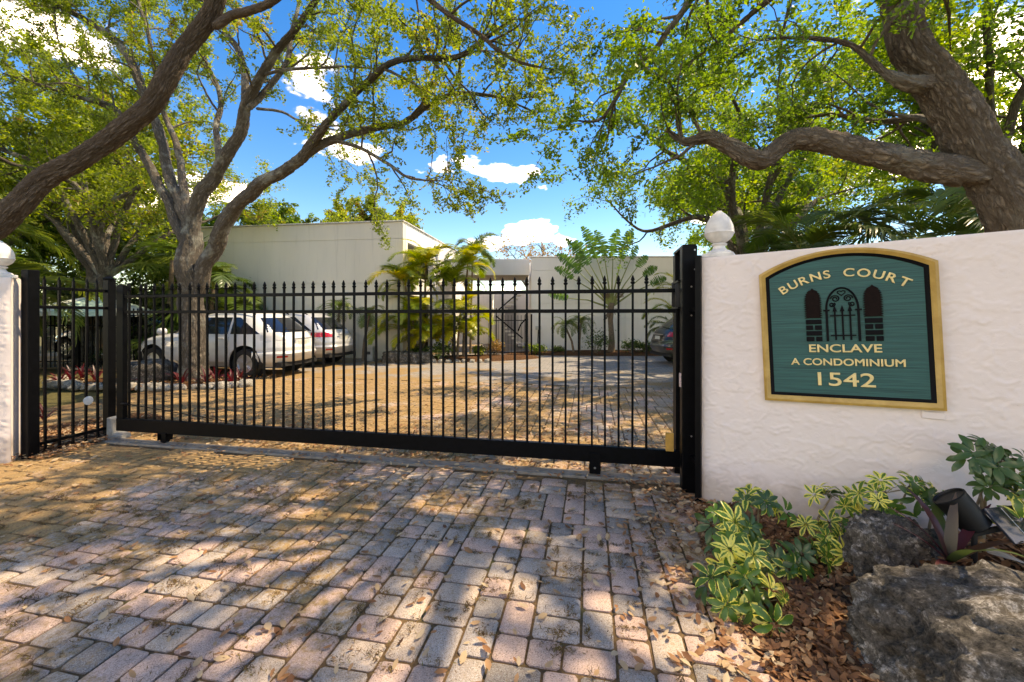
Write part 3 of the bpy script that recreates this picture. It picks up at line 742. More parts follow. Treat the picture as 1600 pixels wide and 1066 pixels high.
rb = thing('rear_building', 'low white flat roofed building behind the fan shaped palm', 'building', (.82, 17.5, 0), R(-1.0))
band_wall(rb, 0, 9.6, 0, [-.05, 1.41, 2.04, 3.46, 4.02], .25, MAT['bldg_white'], (4.0,))
MB().box((4.8, 3, 3.97), (9.5, 5.4, .1)).build('roof', MAT['trim'], rb)
MB().box((4.8, .12, 4.05), (9.66, .30, .05)).build('coping', MAT['bldg_white'], rb, bevel=.008)
MB().box((.12, 3, 2), (.24, 5.4, 4.0)).build('side_wall', MAT['bldg_white'], rb)
bx = MB().box((.30, -.05, 1.02), (.24, .1, .16)).build('meter_box', MAT['trim'], rb, bevel=.006)
MB().tube([(.30, -.05, .95), (.28, -.05, .5), (.3, -.05, .05)], .018, 6).build('conduit', MAT['dark_void'], bx)
# covered passage between the two buildings
cp = thing('covered_passage', 'white roofed passage joining the two flat roofed buildings', 'passage', (-1.1, 18.0, 0))
MB().box((0, .1, 3.68), (3.75, .2, .70)).build('fascia', MAT['bldg_white'], cp, bevel=.006)
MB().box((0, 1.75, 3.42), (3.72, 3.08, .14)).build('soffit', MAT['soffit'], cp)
MB().box((-.95, 4.6, 1.4), (2.0, .2, 2.9)).build('rear_wall', MAT['bldg_white'], cp, bevel=.006)
MB().box((1.17, 4.6, 1.4), (2.2, .2, 2.72)).build('rear_wall', MAT['bldg_white'], cp, bevel=.006)
dr = MB().box((1.02, 4.47, 1.05), (.62, .05, 2.1)).build('door', MAT['grey_door'], cp, bevel=.004)
MB().lathe((.80, 4.43, 1.0), [(.03, -.02), (.03, .02)], 10, axis='Y').build('door_handle', MAT['steel'], dr)
st = thing('staircase', 'white concrete staircase with black diagonal handrails inside the passage', 'staircase', (-.1, 20.2, 0))
for k in range(8): MB().box((.55 - k * .17, 0, .09 + k * .17), (.3, 1.0, .06)).build('tread', MAT['bldg_white'], st)
for k in range(7): MB().box((-.60 + k * .17, .55, 1.52 + k * .17), (.3, .9, .06)).build('tread', MAT['bldg_white'], st)
MB().bar((.62, -.5, .44), (-.66, -.5, 1.52), .05, .06).build('handrail', MAT['black'], st)
MB().bar((-.66, -.5, 1.72), (.50, -.5, 2.72), .05, .06).build('handrail', MAT['black'], st)
MB().box((-.66, -.5, .95), (.05, .05, 1.9)).build('newel_post', MAT['black'], st)
# iron gate of the passage
ig = thing('passage_gate', 'thin iron picket gate standing in front of the passage', 'gate', (-.92, 15.6, 0))
igp = MB().box((0, 0, .76), (.014, .014, 1.5)).mesh('picket', MAT['black'])
for i in range(12): link('picket', igp, ig, (.02 + i * .125, 0, .05))
for z in (.14, 1.36): MB().box((.70, 0, z), (1.42, .03, .03)).build('rail', MAT['black'], ig)
for x in (1.45, 1.66): MB().box((x, .02, .8), (.06, .06, 1.6)).build('post', MAT['black'], ig)
MB().tube([(1.15, .02, .95), (1.25, .02, 1.2), (1.45, .02, 1.42)], .03, 6).build('arched_brace', MAT['black'], ig)
for i in range(5): MB().box((1.53, .12 + i * .16, .8), (.022, .022, 1.5)).build('picket', MAT['black'], ig)
MB().box((1.53, .44, 1.4), (.03, .8, .03)).build('rail', MAT['black'], ig)
# iron fence far left behind the oak
bf = thing('iron_fence', 'black iron picket fence in front of the shaded palms', 'fence', (-15.5, 12.1, 0), R(3))
bp = MB().box((0, 0, .88), (.022, .022, 1.76)).mesh('picket', MAT['black'])
for i in range(44): link('picket', bp, bf, (i * .118, 0, 0))
for z in (.18, 1.25, 1.55): MB().box((2.55, 0, z), (5.2, .03, .035)).build('rail', MAT['black'], bf)
for i in range(3): MB().box((i * 2.55, 0, .95), (.07, .07, 1.9)).build('post', MAT['black'], bf)
# utility pedestal by the building
up = thing('utility_pedestal', 'small grey utility pedestal by the cream building', 'pedestal', (-4.9, 14.15, 0), BR)
MB().box((0, 0, .22), (.26, .2, .46)).build('cabinet', simple('pedestal_grey', (.42, .42, .38), .6), up, bevel=.015)
MB().box((0, 0, .47), (.29, .23, .05)).build('lid', MAT['trim'], up, bevel=.01)
MB().box((0, -.104, .26), (.12, .006, .1)).build('label_plate', MAT['dark_void'], up)

# ================================================================ PARKED CARS
def car_paint(name, col, metal=0, rough=.28):
    m, nt, b = new_mat(name); v = vec(nt, 'obj')
    sz = nd(nt, 'ShaderNodeSeparateXYZ', {0: v}).outputs[2]
    dn = nd(nt, 'ShaderNodeMath', {0: sz, 1: nd(nt, 'ShaderNodeMath', {0: nz(nt, v, 7, 5), 1: .5}, operation='MULTIPLY').outputs[0]}, operation='SUBTRACT').outputs[0]
    c = mixc(nt, ramp(nt, dn, [(.05, .4), (.5, 0.0)]), col, (.30, .26, .2))
    nt.links.new(c, b.inputs['Base Color']); b.inputs['Metallic'].default_value = metal; b.inputs['Roughness'].default_value = rough
    b.inputs['Coat Weight'].default_value = .6; b.inputs['Coat Roughness'].default_value = .08; return m
def glass_mat():
    m, nt, b = new_mat('tinted_glass'); b.inputs['Base Color'].default_value = (.012, .014, .02, 1)
    b.inputs['Roughness'].default_value = .06; b.inputs['Specular IOR Level'].default_value = .8; return m
MAT['car_glass'] = glass_mat()
def lamp_mat(name, col):
    m, nt, b = new_mat(name); b.inputs['Base Color'].default_value = c4(col); b.inputs['Roughness'].default_value = .15; b.inputs['Coat Weight'].default_value = .8; return m
MAT['tail_red'] = lamp_mat('tail_red', (.45, .012, .012)); MAT['tail_clear'] = lamp_mat('tail_clear', (.55, .53, .52))
MAT['alloy'] = simple('alloy', (.55, .55, .57), .3, .8, .06)
MAT['plate'] = simple('plate', (.6, .58, .5), .5, var=.25, vs=40)
def car(label, paint, loc, heading, lv, arch_x, clear_tail, rails=True, wr=.36, group=None):
    t = thing('parked_car', label, 'car', loc, heading, 'cars parked in the courtyard')
    Z = np.array([l[0] for l in lv])
    def at(z, k): return float(np.interp(z, Z, [l[k] for l in lv]))
    def outline(z):
        xf, xr, w, n = at(z, 1), at(z, 2), at(z, 3), at(z, 4); return (xf + xr) / 2, (xf - xr) / 2, w, n
    def ring(z, N=72, off=0):
        xc, L, w, n = outline(z); pts = []
        for i in range(N):
            a = 2 * math.pi * i / N; c, s = math.cos(a), math.sin(a)
            pts.append((xc + (L + off) * math.copysign(abs(c) ** (2 / n), c), (w + off) * math.copysign(abs(s) ** (2 / n), s), z))
        return pts
    def side_y(x, z):
        xc, L, w, n = outline(z); return w * max(0, 1 - abs((x - xc) / L) ** n) ** (1 / n)
    def end_x(y, z, sg):
        xc, L, w, n = outline(z); return xc + sg * L * max(0, 1 - abs(y / w) ** n) ** (1 / n)
    zs = sorted(set(list(np.linspace(lv[0][0], lv[-1][0], 46)) + list(Z)))
    N = 72; vs = []
    for z in zs: vs += ring(z, N)
    fs = [(i*N+k, i*N+(k+1)%N, (i+1)*N+(k+1)%N, (i+1)*N+k) for i in range(len(zs)-1) for k in range(N)]
    fs += [tuple(range(N))[::-1], tuple(range((len(zs)-1)*N, len(zs)*N))]
    m = MB().add(vs, fs); me = m.mesh('body', paint, None, True)
    bo = bpy.data.objects.new('tmp', me); COL.objects.link(bo)
    cm = MB()
    for x in arch_x:
        for sg in (-1, 1): cm.lathe((x, sg * .86, wr + .02), [(wr + .075, -.20), (wr + .075, .3)], 36, axis='Y')
    co = bpy.data.objects.new('cut', cm.mesh('cut', paint)); COL.objects.link(co)
    md = bo.modifiers.new('b', 'BOOLEAN'); md.operation = 'DIFFERENCE'; md.object = co; md.solver = 'EXACT'
    bpy.context.view_layer.update(); dg = bpy.context.evaluated_depsgraph_get()
    me2 = bpy.data.meshes.new_from_object(bo.evaluated_get(dg)); me2.name = 'body'
    bpy.data.objects.remove(bo); bpy.data.objects.remove(co)
    body = link('body', me2, t)
    for x in arch_x:
        for sg in (-1, 1):
            mm = MB(); n = 30; r = wr + .068; vs = []
            for yy in (.67, .885):
                for k in range(n + 1):
                    a = math.pi * (-.12 + 1.24 * k / n); vs.append((x + r * math.cos(a), sg * yy, wr + .02 + r * math.sin(a)))
            mm.add(vs, [(k, k + 1, n + 2 + k, n + 1 + k) for k in range(n)]).add([(x + r * math.cos(2*math.pi*k/n), sg * .672, wr + .02 + r * math.sin(2*math.pi*k/n)) for k in range(n)], [tuple(range(n))])
            mm.build('wheel_well', MAT['rubber'], t)
            w = MB().lathe((x, sg * .78, wr), [(wr * .62, -.10), (wr * .93, -.105), (wr, -.07), (wr, .07), (wr * .93, .105), (wr * .64, .098), (wr * .62, .04)], 36, axis='Y').build('wheel', MAT['rubber'], t, smooth=True)
            mm = MB().lathe((x, sg * .80, wr), [(wr * .64, -.05), (wr * .66, .085 * sg), (wr * .60, .085 * sg), (wr * .57, .03 * sg), (.05, .03 * sg)], 30, axis='Y')
            rim = MB().lathe((x, sg * .855, wr), [(wr * .665, -.012), (wr * .665, .012), (wr * .59, .012), (wr * .59, -.012), (wr * .665, -.0121)], 30, axis='Y')
            for k in range(5):
                a = 2 * math.pi * k / 5 + .3
                for da in (-.16, .16):
                    rim.bar((x + .04 * math.cos(a), sg * .862, wr + .04 * math.sin(a)), (x + wr * .62 * math.cos(a + da), sg * .862, wr + wr * .62 * math.sin(a + da)), .026, .02)
            MB().lathe((x, sg * .83, wr), [(wr * .6, -.004), (wr * .6, .004)], 24, axis='Y').build('dark_spoke_backing', MAT['rubber'], w)  # dark disc added so the gaps between spokes read as shade
            rim.lathe((x, sg * .865, wr), [(.055, -.012), (.05, .014)], 16, axis='Y')
            rim.build('rim', MAT['alloy'], w, smooth=True)
    def patch(name, fn, us, zs_, mt, par=t, nu=10, nz_=6):
        vs = []
        for j in range(nz_ + 1):
            for i in range(nu + 1): vs.append(fn(i / nu, j / nz_))
        mm = MB().add(vs, [(j*(nu+1)+i, j*(nu+1)+i+1, (j+1)*(nu+1)+i+1, (j+1)*(nu+1)+i) for j in range(nz_) for i in range(nu)])
        return mm.build(name, mt, par, smooth=2)
    zb, zt = at_belt[0], at_belt[1]
    for sg in (-1, 1):
        def mk(xb0, xb1, xt0, xt1):
            def fn(u, v):
                z = zb + (zt - zb) * v; x = (xb0 + (xt0 - xb0) * v) * (1 - u) + (xb1 + (xt1 - xb1) * v) * u
                return (x, sg * (side_y(x, z) + .007), z)
            return fn
        for q in WIN: patch('side_window', mk(*q), 0, 0, MAT['car_glass'])
        for hx in (.32, -.72):
            y = side_y(hx, .98); MB().box((hx, sg * (y + .018), .985), (.17, .03, .025)).build('door_handle', paint, t, bevel=.006)
        for sx in (1.02, .02, -.92):
            vs = []
            for k in range(9):
                z = .42 + k * .075; y = side_y(sx, z) + .002; vs += [(sx - .004, sg * y, z), (sx + .004, sg * y, z)]
            MB().add(vs, [(2*k, 2*k+1, 2*k+3, 2*k+2) for k in range(8)]).build('door_seam', MAT['dark_void'], t)
        MB().lathe((1.0, sg * .98, 1.14), [(.03, -.11), (.085, -.07), (.095, .0), (.085, .07), (.03, .11)], 12, axis='Y').build('wing_mirror', paint, t, smooth=True)
        if rails: MB().tube([(.35, sg * .60, 1.60), (.2, sg * .60, 1.665), (-1.2, sg * .58, 1.665), (-1.4, sg * .57, 1.58)], .017, 8).build('roof_rail', MAT['black'], t)
        def corner(a0, a1, z0, z1, off=.008):
            def fn(u, v):
                z = z0 + (z1 - z0) * v; xc, L, w, n = outline(z); a = a0 + (a1 - a0) * u
                c, s = math.cos(a), math.sin(a)
                return (xc + (L + off) * math.copysign(abs(c) ** (2 / n), c), sg * (w + off) * math.copysign(abs(s) ** (2 / n), s), z)
            return fn
        if clear_tail: patch('tail_light', corner(R(128), R(163), .93, 1.13), 0, 0, MAT['tail_clear'])
        else: patch('tail_light', corner(R(126), R(164), .90, 1.04), 0, 0, MAT['tail_red'])
        patch('rear_reflector', corner(R(146), R(162), .50, .55, .03), 0, 0, MAT['tail_red'])
        patch('headlight', corner(R(18), R(48), .72, .88), 0, 0, MAT['tail_clear'])
    def rearfn(hy0, hy1, z0, z1, sg=-1, off=.008):
        def fn(u, v):
            z = z0 + (z1 - z0) * v; hy = hy0 + (hy1 - hy0) * v; y = -hy + 2 * hy * u
            return (end_x(y, z, sg) + sg * off, y, z)
        return fn
    patch('rear_window', rearfn(.70, .52, zb + .03, zt - .01), 0, 0, MAT['car_glass'])
    patch('windscreen', rearfn(.70, .52, zb + .04, zt - .01, 1), 0, 0, MAT['car_glass'])
    x = end_x(0, .90, -1)
    MB().box((x - .012, 0, .86), (.03, .52, .15)).build('plate_recess', paint, t, bevel=.006)
    MB().box((x - .032, 0, .85), (.012, .30, .11)).build('number_plate', MAT['plate'], t)
    MB().box((x - .02, 0, .955), (.03, .62, .025)).build('tailgate_trim', MAT['alloy'], t)
    # wrap-around rear and front bumpers
    for sg_, nm in ((-1, 'rear_bumper'), (1, 'front_bumper')):
        mm = MB(); vs = []; n = 24
        for z, off in ((.36, .0), (.42, .028), (.60, .034), (.66, .0)):
            xc, L, w, nn = outline(z)
            for k in range(n + 1):
                a = R(118) + R(124) * k / n if sg_ < 0 else R(-55) + R(110) * k / n
                c, s = math.cos(a), math.sin(a); vs.append((xc + (L + off) * math.copysign(abs(c) ** (2/nn), c), (w + off) * math.copysign(abs(s) ** (2/nn), s), z))
        mm.add(vs, [(j*(n+1)+i, j*(n+1)+i+1, (j+1)*(n+1)+i+1, (j+1)*(n+1)+i) for j in range(3) for i in range(n)])
        mm.build(nm, paint, t, smooth=True)
    MB().box((-2.12, 0, .33), (.2, 1.3, .1)).build('undertray', MAT['rubber'], t)
    MB().box((0, 0, .30), (3.2, 1.3, .16)).build('underbody', MAT['rubber'], t)
    for v_ in range(1): MB().bar((end_x(-.2, zb + .05, -1) - .02, -.3, zb + .06), (end_x(.2, zb + .1, -1) - .02, .25, zb + .10), .02).build('rear_wiper', MAT['rubber'], t)
    return t
SUV = [(.27, 2.12, -2.08, .80, 4.2), (.40, 2.28, -2.25, .895, 4), (.55, 2.35, -2.33, .92, 3.8), (.75, 2.34, -2.33, .925, 3.7), (.90, 2.18, -2.27, .92, 3.6),
       (.99, 1.90, -2.21, .905, 3.6), (1.05, 1.46, -2.15, .885, 3.8), (1.09, 1.26, -2.10, .87, 4), (1.30, .84, -1.84, .79, 4), (1.50, .42, -1.56, .70, 3.8),
       (1.585, .15, -1.38, .62, 3.6), (1.635, -.08, -1.20, .52, 3.3), (1.66, -.35, -.95, .34, 3)]
at_belt = (1.09, 1.50)
WIN = [(1.02, .07, .36, .04), (.01, -.88, -.02, -.86), (-.95, -1.72, -.92, -1.08)]
white = car_paint('white_paint', (.66, .655, .64)); silver = car_paint('silver_paint', (.52, .53, .55), .25); navy = car_paint('dark_paint', (.006, .006, .007), 0, .35)
hd = R(180 - 11.5); hv = Vector((math.cos(hd), math.sin(hd), 0)); nv = Vector((-hv.y, hv.x, 0))   # nv = left of heading
def place(rear_left): q = rear_left + hv * 2.33 - nv * .92; return (q.x, q.y, 0)
car('white SUV with clear tail lights parked behind the courtyard oak', white, place(Vector((-5.62, 9.80, 0))), hd, SUV, (1.42, -1.36), True)
car('silver SUV with red tail lights parked next to the white one', silver, place(Vector((-5.42, 12.0, 0))), hd, SUV, (1.42, -1.36), False)
hd = R(8); hv = Vector((math.cos(hd), math.sin(hd), 0)); nv = Vector((-hv.y, hv.x, 0))
q = Vector((4.72, 12.1, 0)) + hv * 2.33 + nv * .92
car('dark car with red tail lights half hidden by the black gate post', navy, (q.x, q.y, 0), hd, SUV, (1.42, -1.36), False, False)
hd = R(172); q = P(172, 575, 13.8)
car('dark car in the shade behind the iron fence', navy, (q.x - .9, 15.3, 0), hd, SUV, (1.42, -1.36), True, False)

# patio umbrella
ub = thing('patio_umbrella', 'pale green patio umbrella open in front of the palms', 'umbrella', (-13.2, 13.0, 0))
MB().tube([(0, 0, 0), (0, 0, 2.16)], .025, 10).build('pole', MAT['trim'], ub)
MB().lathe((0, 0, 0), [(.28, 0), (.28, .05), (.06, .08), (.04, .2)], 20).build('base', MAT['dark_void'], ub)
m = MB(); n = 8
gm = simple('umbrella_green', (.50, .70, .60), .8, var=.12); gl = simple('umbrella_pale', (.74, .80, .75), .8, var=.1)
for k in range(n):
    a0, a1 = 2*math.pi*k/n + .2, 2*math.pi*(k+1)/n + .2; vs = []
    for j in range(6):
        f = j / 5; r = 1.58 * f; z = 2.17 - .50 * f ** 1.25
        for a, dz in ((a0, 0), ((a0 + a1) / 2, -.035 * f), (a1, 0)):
            rr = r * (math.cos((a1 - a0) / 2) if a == (a0 + a1) / 2 else 1); vs.append((rr * math.cos(a), rr * math.sin(a), z + dz))
    b = 3 * 5; vs += [(v[0], v[1], v[2] - .12) for v in vs[15:18]]
    fs = [(j*3+i, j*3+i+1, j*3+i+4, j*3+i+3) for j in range(5) for i in range(2)] + [(15, 16, 19, 18), (16, 17, 20, 19)]
    p = MB().add(vs, fs).build('canopy_panel', gl if k % 2 else gm, ub, smooth=True)
    MB().tube([(0, 0, 2.13), (1.56 * math.cos(a0), 1.56 * math.sin(a0), 1.645)], .008, 5).build('rib', MAT['trim'], ub)
# ================================================================ TREES
def crom(pts, rad, step):
    pts = np.array([tuple(p) for p in pts], float); rad = np.array(rad, float); n = len(pts); out = []; ro = []
    for i in range(n - 1):
        p0 = pts[max(i-1, 0)]; p1 = pts[i]; p2 = pts[i+1]; p3 = pts[min(i+2, n-1)]
        k = max(2, int(np.linalg.norm(p2 - p1) / step))
        for j in range(k):
            t = j / k
            out.append(.5 * ((2*p1) + (-p0+p2)*t + (2*p0-5*p1+4*p2-p3)*t*t + (-p0+3*p1-3*p2+p3)*t**3)); ro.append(rad[i] + (rad[i+1] - rad[i]) * t)
    out.append(pts[-1]); ro.append(rad[-1]); return np.array(out), np.array(ro)
class Tubes:
    def __init__(s): s.v = []; s.f = []; s.uv = []; s.n = 0
    def add(s, pts, rad, seg, rough=0, seed=0, furrow=0, fu=14, fv=5.5):
        n = len(pts); T = np.gradient(pts, axis=0); T /= (np.linalg.norm(T, axis=1, keepdims=True) + 1e-9)
        x = np.cross(T[0], (0, 0, 1.0) if abs(T[0][2]) < .9 else (1.0, 0, 0)); x /= np.linalg.norm(x) + 1e-9
        a = 2 * np.pi * np.arange(seg + 1) / seg; ca, sa = np.cos(a), np.sin(a); ln = 0
        V = np.zeros((n, seg + 1, 3)); UV = np.zeros((n, seg + 1, 2))
        for i in range(n):
            x = x - T[i] * x.dot(T[i]); x /= np.linalg.norm(x) + 1e-9; y = np.cross(T[i], x)
            if i: ln += np.linalg.norm(pts[i] - pts[i-1])
            r = np.full(seg + 1, rad[i])
            if rough:
                for k in range(seg): r[k] *= 1 + rough * mnoise.noise(Vector((ca[k] * 1.6 + seed, sa[k] * 1.6, ln * 2.4 / max(max(rad), .05) * .12))) + .5 * rough * mnoise.noise(Vector((ca[k] * 3.5 - seed, sa[k] * 3.5, ln * 7)))
                r[seg] = r[0]
            if furrow:
                R0 = max(rad)
                for k in range(seg):
                    q_ = Vector((ca[k] * R0 * fu + seed, sa[k] * R0 * fu, ln * fv)); q_ += Vector((mnoise.noise(q_ * .9), mnoise.noise(q_ * .9 + Vector((5, 5, 5))), mnoise.noise(q_ * .9 + Vector((9, 1, 4))))) * .75
                    dd = mnoise.voronoi(q_)[0]; e_ = (dd[1] - dd[0]); e_ = min(1, max(0, e_ / .32))
                    r[k] += furrow * (e_ * e_ * (3 - 2 * e_) - .6) + furrow * .35 * mnoise.noise(q_ * 3.1)
                r[seg] = r[0]
            V[i] = pts[i] + np.outer(ca * r, x) + np.outer(sa * r, y)
            UV[i, :, 0] = a / (2 * np.pi) * max(.1, round(2 * np.pi * max(rad) * 10) / 10); UV[i, :, 1] = ln
        b = s.n + np.arange(n * (seg + 1)).reshape(n, seg + 1)
        F = np.stack([b[:-1, :-1], b[:-1, 1:], b[1:, 1:], b[1:, :-1]], -1).reshape(-1, 4)
        s.v.append(V.reshape(-1, 3)); s.uv.append(UV.reshape(-1, 2)); s.f.append(F); s.n += n * (seg + 1)
    def build(s, name, mt, parent):
        if not s.v: return None
        me = quads(name, np.concatenate(s.v) - np.array(ORG.get(parent.name, Vector())[:]), np.concatenate(s.f), mt)
        uv = np.concatenate(s.uv); ul = me.uv_layers.new(name='UVMap'); F = np.concatenate(s.f).ravel()
        ul.data.foreach_set('uv', uv[F].ravel()); me.polygons.foreach_set('use_smooth', np.ones(len(me.polygons), bool)); me.update()
        return link(name, me, parent)
def leaf_quads(c, size, rg, asp=.5, droop=.25, up=.5):
    n = len(c)
    a = rg.normal(size=(n, 3)); a[:, 2] = a[:, 2] * .7 - droop; a /= np.linalg.norm(a, axis=1, keepdims=True)
    b = rg.normal(size=(n, 3)); b[:, 2] *= up; b -= a * np.sum(a * b, 1, keepdims=True); b /= np.linalg.norm(b, axis=1, keepdims=True)
    nn = np.cross(a, b); s = size[:, None]; w = s * asp * .5
    v = np.stack([c - a * s * .5, c + b * w - a * s * .06 + nn * s * .06, c + a * s * .5, c - b * w - a * s * .06 + nn * s * .06], 1).reshape(-1, 3)
    return v, np.arange(4 * n).reshape(n, 4)
def rand_dir(rg):
    d = rg.normal(size=3); return d / np.linalg.norm(d)
def wander(p, d, L, n, rg, curl=.35, grav=0):
    pts = [p]; d = d / np.linalg.norm(d)
    for i in range(n):
        d = d + rg.normal(size=3) * curl * .5; d[2] += grav; d /= np.linalg.norm(d); p = p + d * L / n; pts.append(p)
    return np.array(pts)
def tree(name, label, base, limbs, bark_m, leaf_m, seed, br_sp=.34, br_len=(.7, 1.6), tw_sp=.17, tw_len=(.2, .5), lpt=34, lsize=.075, group=None, t0=.35,
         up=.15, spread=.04, cat='tree', trunk_n=1, tonebias=0, rs=1.0, keep=None, furrow=0):
    """limbs: list of (points, radii, spawn_from); first trunk_n are the trunk"""
    rg = np.random.default_rng(seed); t = thing(name, label, cat, base, 0, group)
    tw = Tubes(); C = []; TN = []
    for li, (pts, rad, sf) in enumerate(limbs):
        rad = [q * rs for q in rad]; fr = furrow * min(1, max(rad) / .15) if (furrow and max(rad) > .045) else 0; p, r = crom(pts, rad, (.022 if furrow > .012 else .03) if fr else (.12 if rad[0] > .1 else .15))
        jit = np.array([[mnoise.noise(Vector((q[0]*1.7+i_*9, q[1]*1.7, q[2]*1.7+seed))) for i_ in range(3)] for q in p]); p = p + jit * np.minimum(r, .12)[:, None] * .5
        T0 = (p[1] - p[0]) / np.linalg.norm(p[1] - p[0]); p = np.concatenate([[p[0] - T0 * r[0] * .9], [p[0] - T0 * r[0] * .6], p]); r = np.concatenate([[.004, r[0] * .75], r])
        tb = Tubes(); tb.add(p, r, (max(26, int(2 * math.pi * max(rad) / (.017 if furrow > .012 else .026))) if fr else (22 if rad[0] > .12 else (14 if rad[0] > .05 else 9))), .16 if rad[0] > .06 else .08, li * 3.1, fr)
        tb.build('trunk' if li < trunk_n else 'limb', bark_m, t)
        if sf is None: continue
        seglen = np.linalg.norm(np.diff(p, axis=0), axis=1); cum = np.concatenate([[0], np.cumsum(seglen)]); tot = cum[-1]
        s = tot * sf
        while s < tot + .01:
            s += br_sp * rg.uniform(.6, 1.4); ss = min(s, tot)
            i = min(np.searchsorted(cum, ss), len(p) - 1); T = p[i] - p[max(i-1, 0)]; T = T / (np.linalg.norm(T) + 1e-9)
            for _ in range(2 if ss > tot * .8 else 1):
                d = rand_dir(rg); d -= T * d.dot(T) * .8; d = d * .9 + T * .55; d[2] += up
                L = rg.uniform(*br_len) * (1.15 - .4 * ss / tot); bp_ = wander(p[i], d, L, 7, rg, .42, .01)
                r0 = min(r[i] * .6, .008 + .014 * L); tw.add(bp_, np.linspace(r0, .004, 8), 5)
                ctone = np.clip(rg.normal(.45 + tonebias, .17), 0, 1)
                u = 0.18
                while u < 1:
                    u += tw_sp / L * rg.uniform(.6, 1.4); f = min(u, 1) * 7; k = min(int(f), 6); q = bp_[k] + (bp_[k+1] - bp_[k]) * (f - k)
                    dd = rand_dir(rg) + (bp_[k+1] - bp_[k]) * 3; tl = rg.uniform(*tw_len); tp = wander(q, dd, tl, 3, rg, .5, -.03)
                    tw.add(tp, np.linspace(.0045, .0018, 4), 3)
                    m_ = max(3, int(lpt * tl / .35 * rg.uniform(.6, 1.3)))
                    g = rg.uniform(.1, 1.08, m_) * 3; kk = np.minimum(g.astype(int), 2); pos = tp[kk] + (tp[kk+1] - tp[kk]) * (g - kk)[:, None] + rg.normal(size=(m_, 3)) * spread
                    C.append(pos); TN.append(np.clip(rg.normal(ctone, .13, m_), 0, 1))
    C = np.concatenate(C); TN = np.concatenate(TN)
    if keep is not None:
        k = keep(C); C = C[k]; TN = TN[k]
    br = tw.build('branches', bark_m, t); tag(br, kind='stuff')
    v, f = leaf_quads(C, lsize * rg.uniform(.6, 1.25, len(C)), rg)
    cr_ = link('crown', quads('crown', v - np.array(base[:]), f, leaf_m, TN), t); tag(cr_, kind='stuff')
    return t
def PP(lst): return [P(*q) for q in lst]
NL = [0]
# --- courtyard oak (A)
YA = 9.4
A_ = [
 (PP([(306, 612, 9.45), (304, 570, 9.42), (302, 520, 9.4), (298, 460, 9.4), (296, 410, 9.4), (296, 360, 9.4)]), [.44, .34, .31, .30, .31, .25], None),
 (PP([(308, 452, 9.4), (330, 400, 9.3), (362, 332, 9.0), (400, 296, 8.7), (475, 244, 8.2), (516, 188, 7.8), (576, 128, 7.4), (621, 94, 7.1), (708, 90, 6.8), (753, 64, 6.5), (800, 30, 6.2)]), [.20, .21, .19, .165, .13, .085, .07, .06, .05, .04, .02], .5),
 (PP([(470, 248, 8.22), (524, 218, 8.1), (580, 201, 8.1), (633, 191, 8.1), (670, 165, 8.0), (708, 146, 7.9), (770, 150, 7.6), (835, 175, 7.4)]), [.11, .10, .085, .07, .06, .05, .035, .015], .25),
 (PP([(524, 220, 8.1), (565, 233, 7.9), (610, 259, 7.7), (640, 278, 7.5), (690, 283, 7.3)]), [.05, .045, .04, .03, .012], .1),
 (PP([(298, 380, 9.4), (300, 335, 9.4), (338, 270, 9.2), (375, 210, 9.0), (387, 158, 8.8), (424, 94, 8.5), (462, 45, 8.2), (500, -10, 7.9), (560, -90, 7.6)]), [.20, .20, .18, .15, .13, .10, .08, .06, .03], .45),
 (PP([(390, 168, 8.8), (443, 109, 9.1), (454, 60, 9.3), (469, 0, 9.5), (480, -60, 9.6)]), [.09, .07, .06, .05, .03], .2),
 (PP([(383, 165, 8.85), (383, 130, 8.9), (375, 86, 9.2), (349, 41, 9.4), (340, -20, 9.5)]), [.10, .095, .09, .075, .05], .4),
 (PP([(292, 385, 9.4), (268, 330, 9.5), (240, 270, 9.6), (210, 221, 9.6), (180, 169, 9.5), (130, 155, 9.2), (70, 135, 8.9), (5, 115, 8.6)]), [.16, .14, .12, .10, .075, .055, .04, .015], .35),
 (PP([(296, 385, 9.4), (286, 330, 9.45), (268, 280, 9.7), (250, 215, 10.0), (225, 146, 10.2), (195, 83, 10.3), (150, 41, 10.4), (80, 0, 10.5), (20, -40, 10.6)]), [.15, .15, .14, .13, .125, .12, .10, .07, .04], .4),
 (PP([(297, 390, 9.4), (290, 330, 9.45), (285, 270, 9.7), (272, 215, 9.9), (255, 175, 10.1), (240, 100, 10.3), (225, 30, 10.4), (200, -40, 10.5)]), [.12, .12, .10, .085, .07, .06, .05, .03], .4),
 (PP([(345, 262, 9.2), (338, 200, 9.5), (345, 150, 9.8), (318, 90, 10), (300, 40, 10.1)]), [.09, .08, .065, .05, .02], .3),
 (PP([(413, 117, 8.6), (440, 110, 8.4), (510, 105, 8.2), (560, 105, 8.0), (600, 110, 7.8)]), [.045, .04, .035, .025, .012], .2),
 (PP([(402, 170, 8.8), (440, 175, 8.7), (480, 195, 8.6), (540, 205, 8.8)]), [.04, .035, .025, .012], .1),
 (PP([(183, 170, 9.5), (150, 160, 9.8), (110, 110, 10), (90, 60, 10), (85, 10, 10)]), [.05, .045, .035, .025, .012], .1),
]
tree('oak_tree', 'many limbed live oak growing from the soil bed beside the white SUV', P(306, 605, 9.45) * 1.0 * Vector((1, 1, 0)) if False else Vector((P(306, 605, 9.45).x, 9.45, 0)),
     A_, MAT['bark_mid'], MAT['leaf_olive'], 11, br_sp=.27, br_len=(.8, 1.9), tw_sp=.13, lpt=40, lsize=.078, group='oaks', tonebias=.08, rs=.78, furrow=.012)
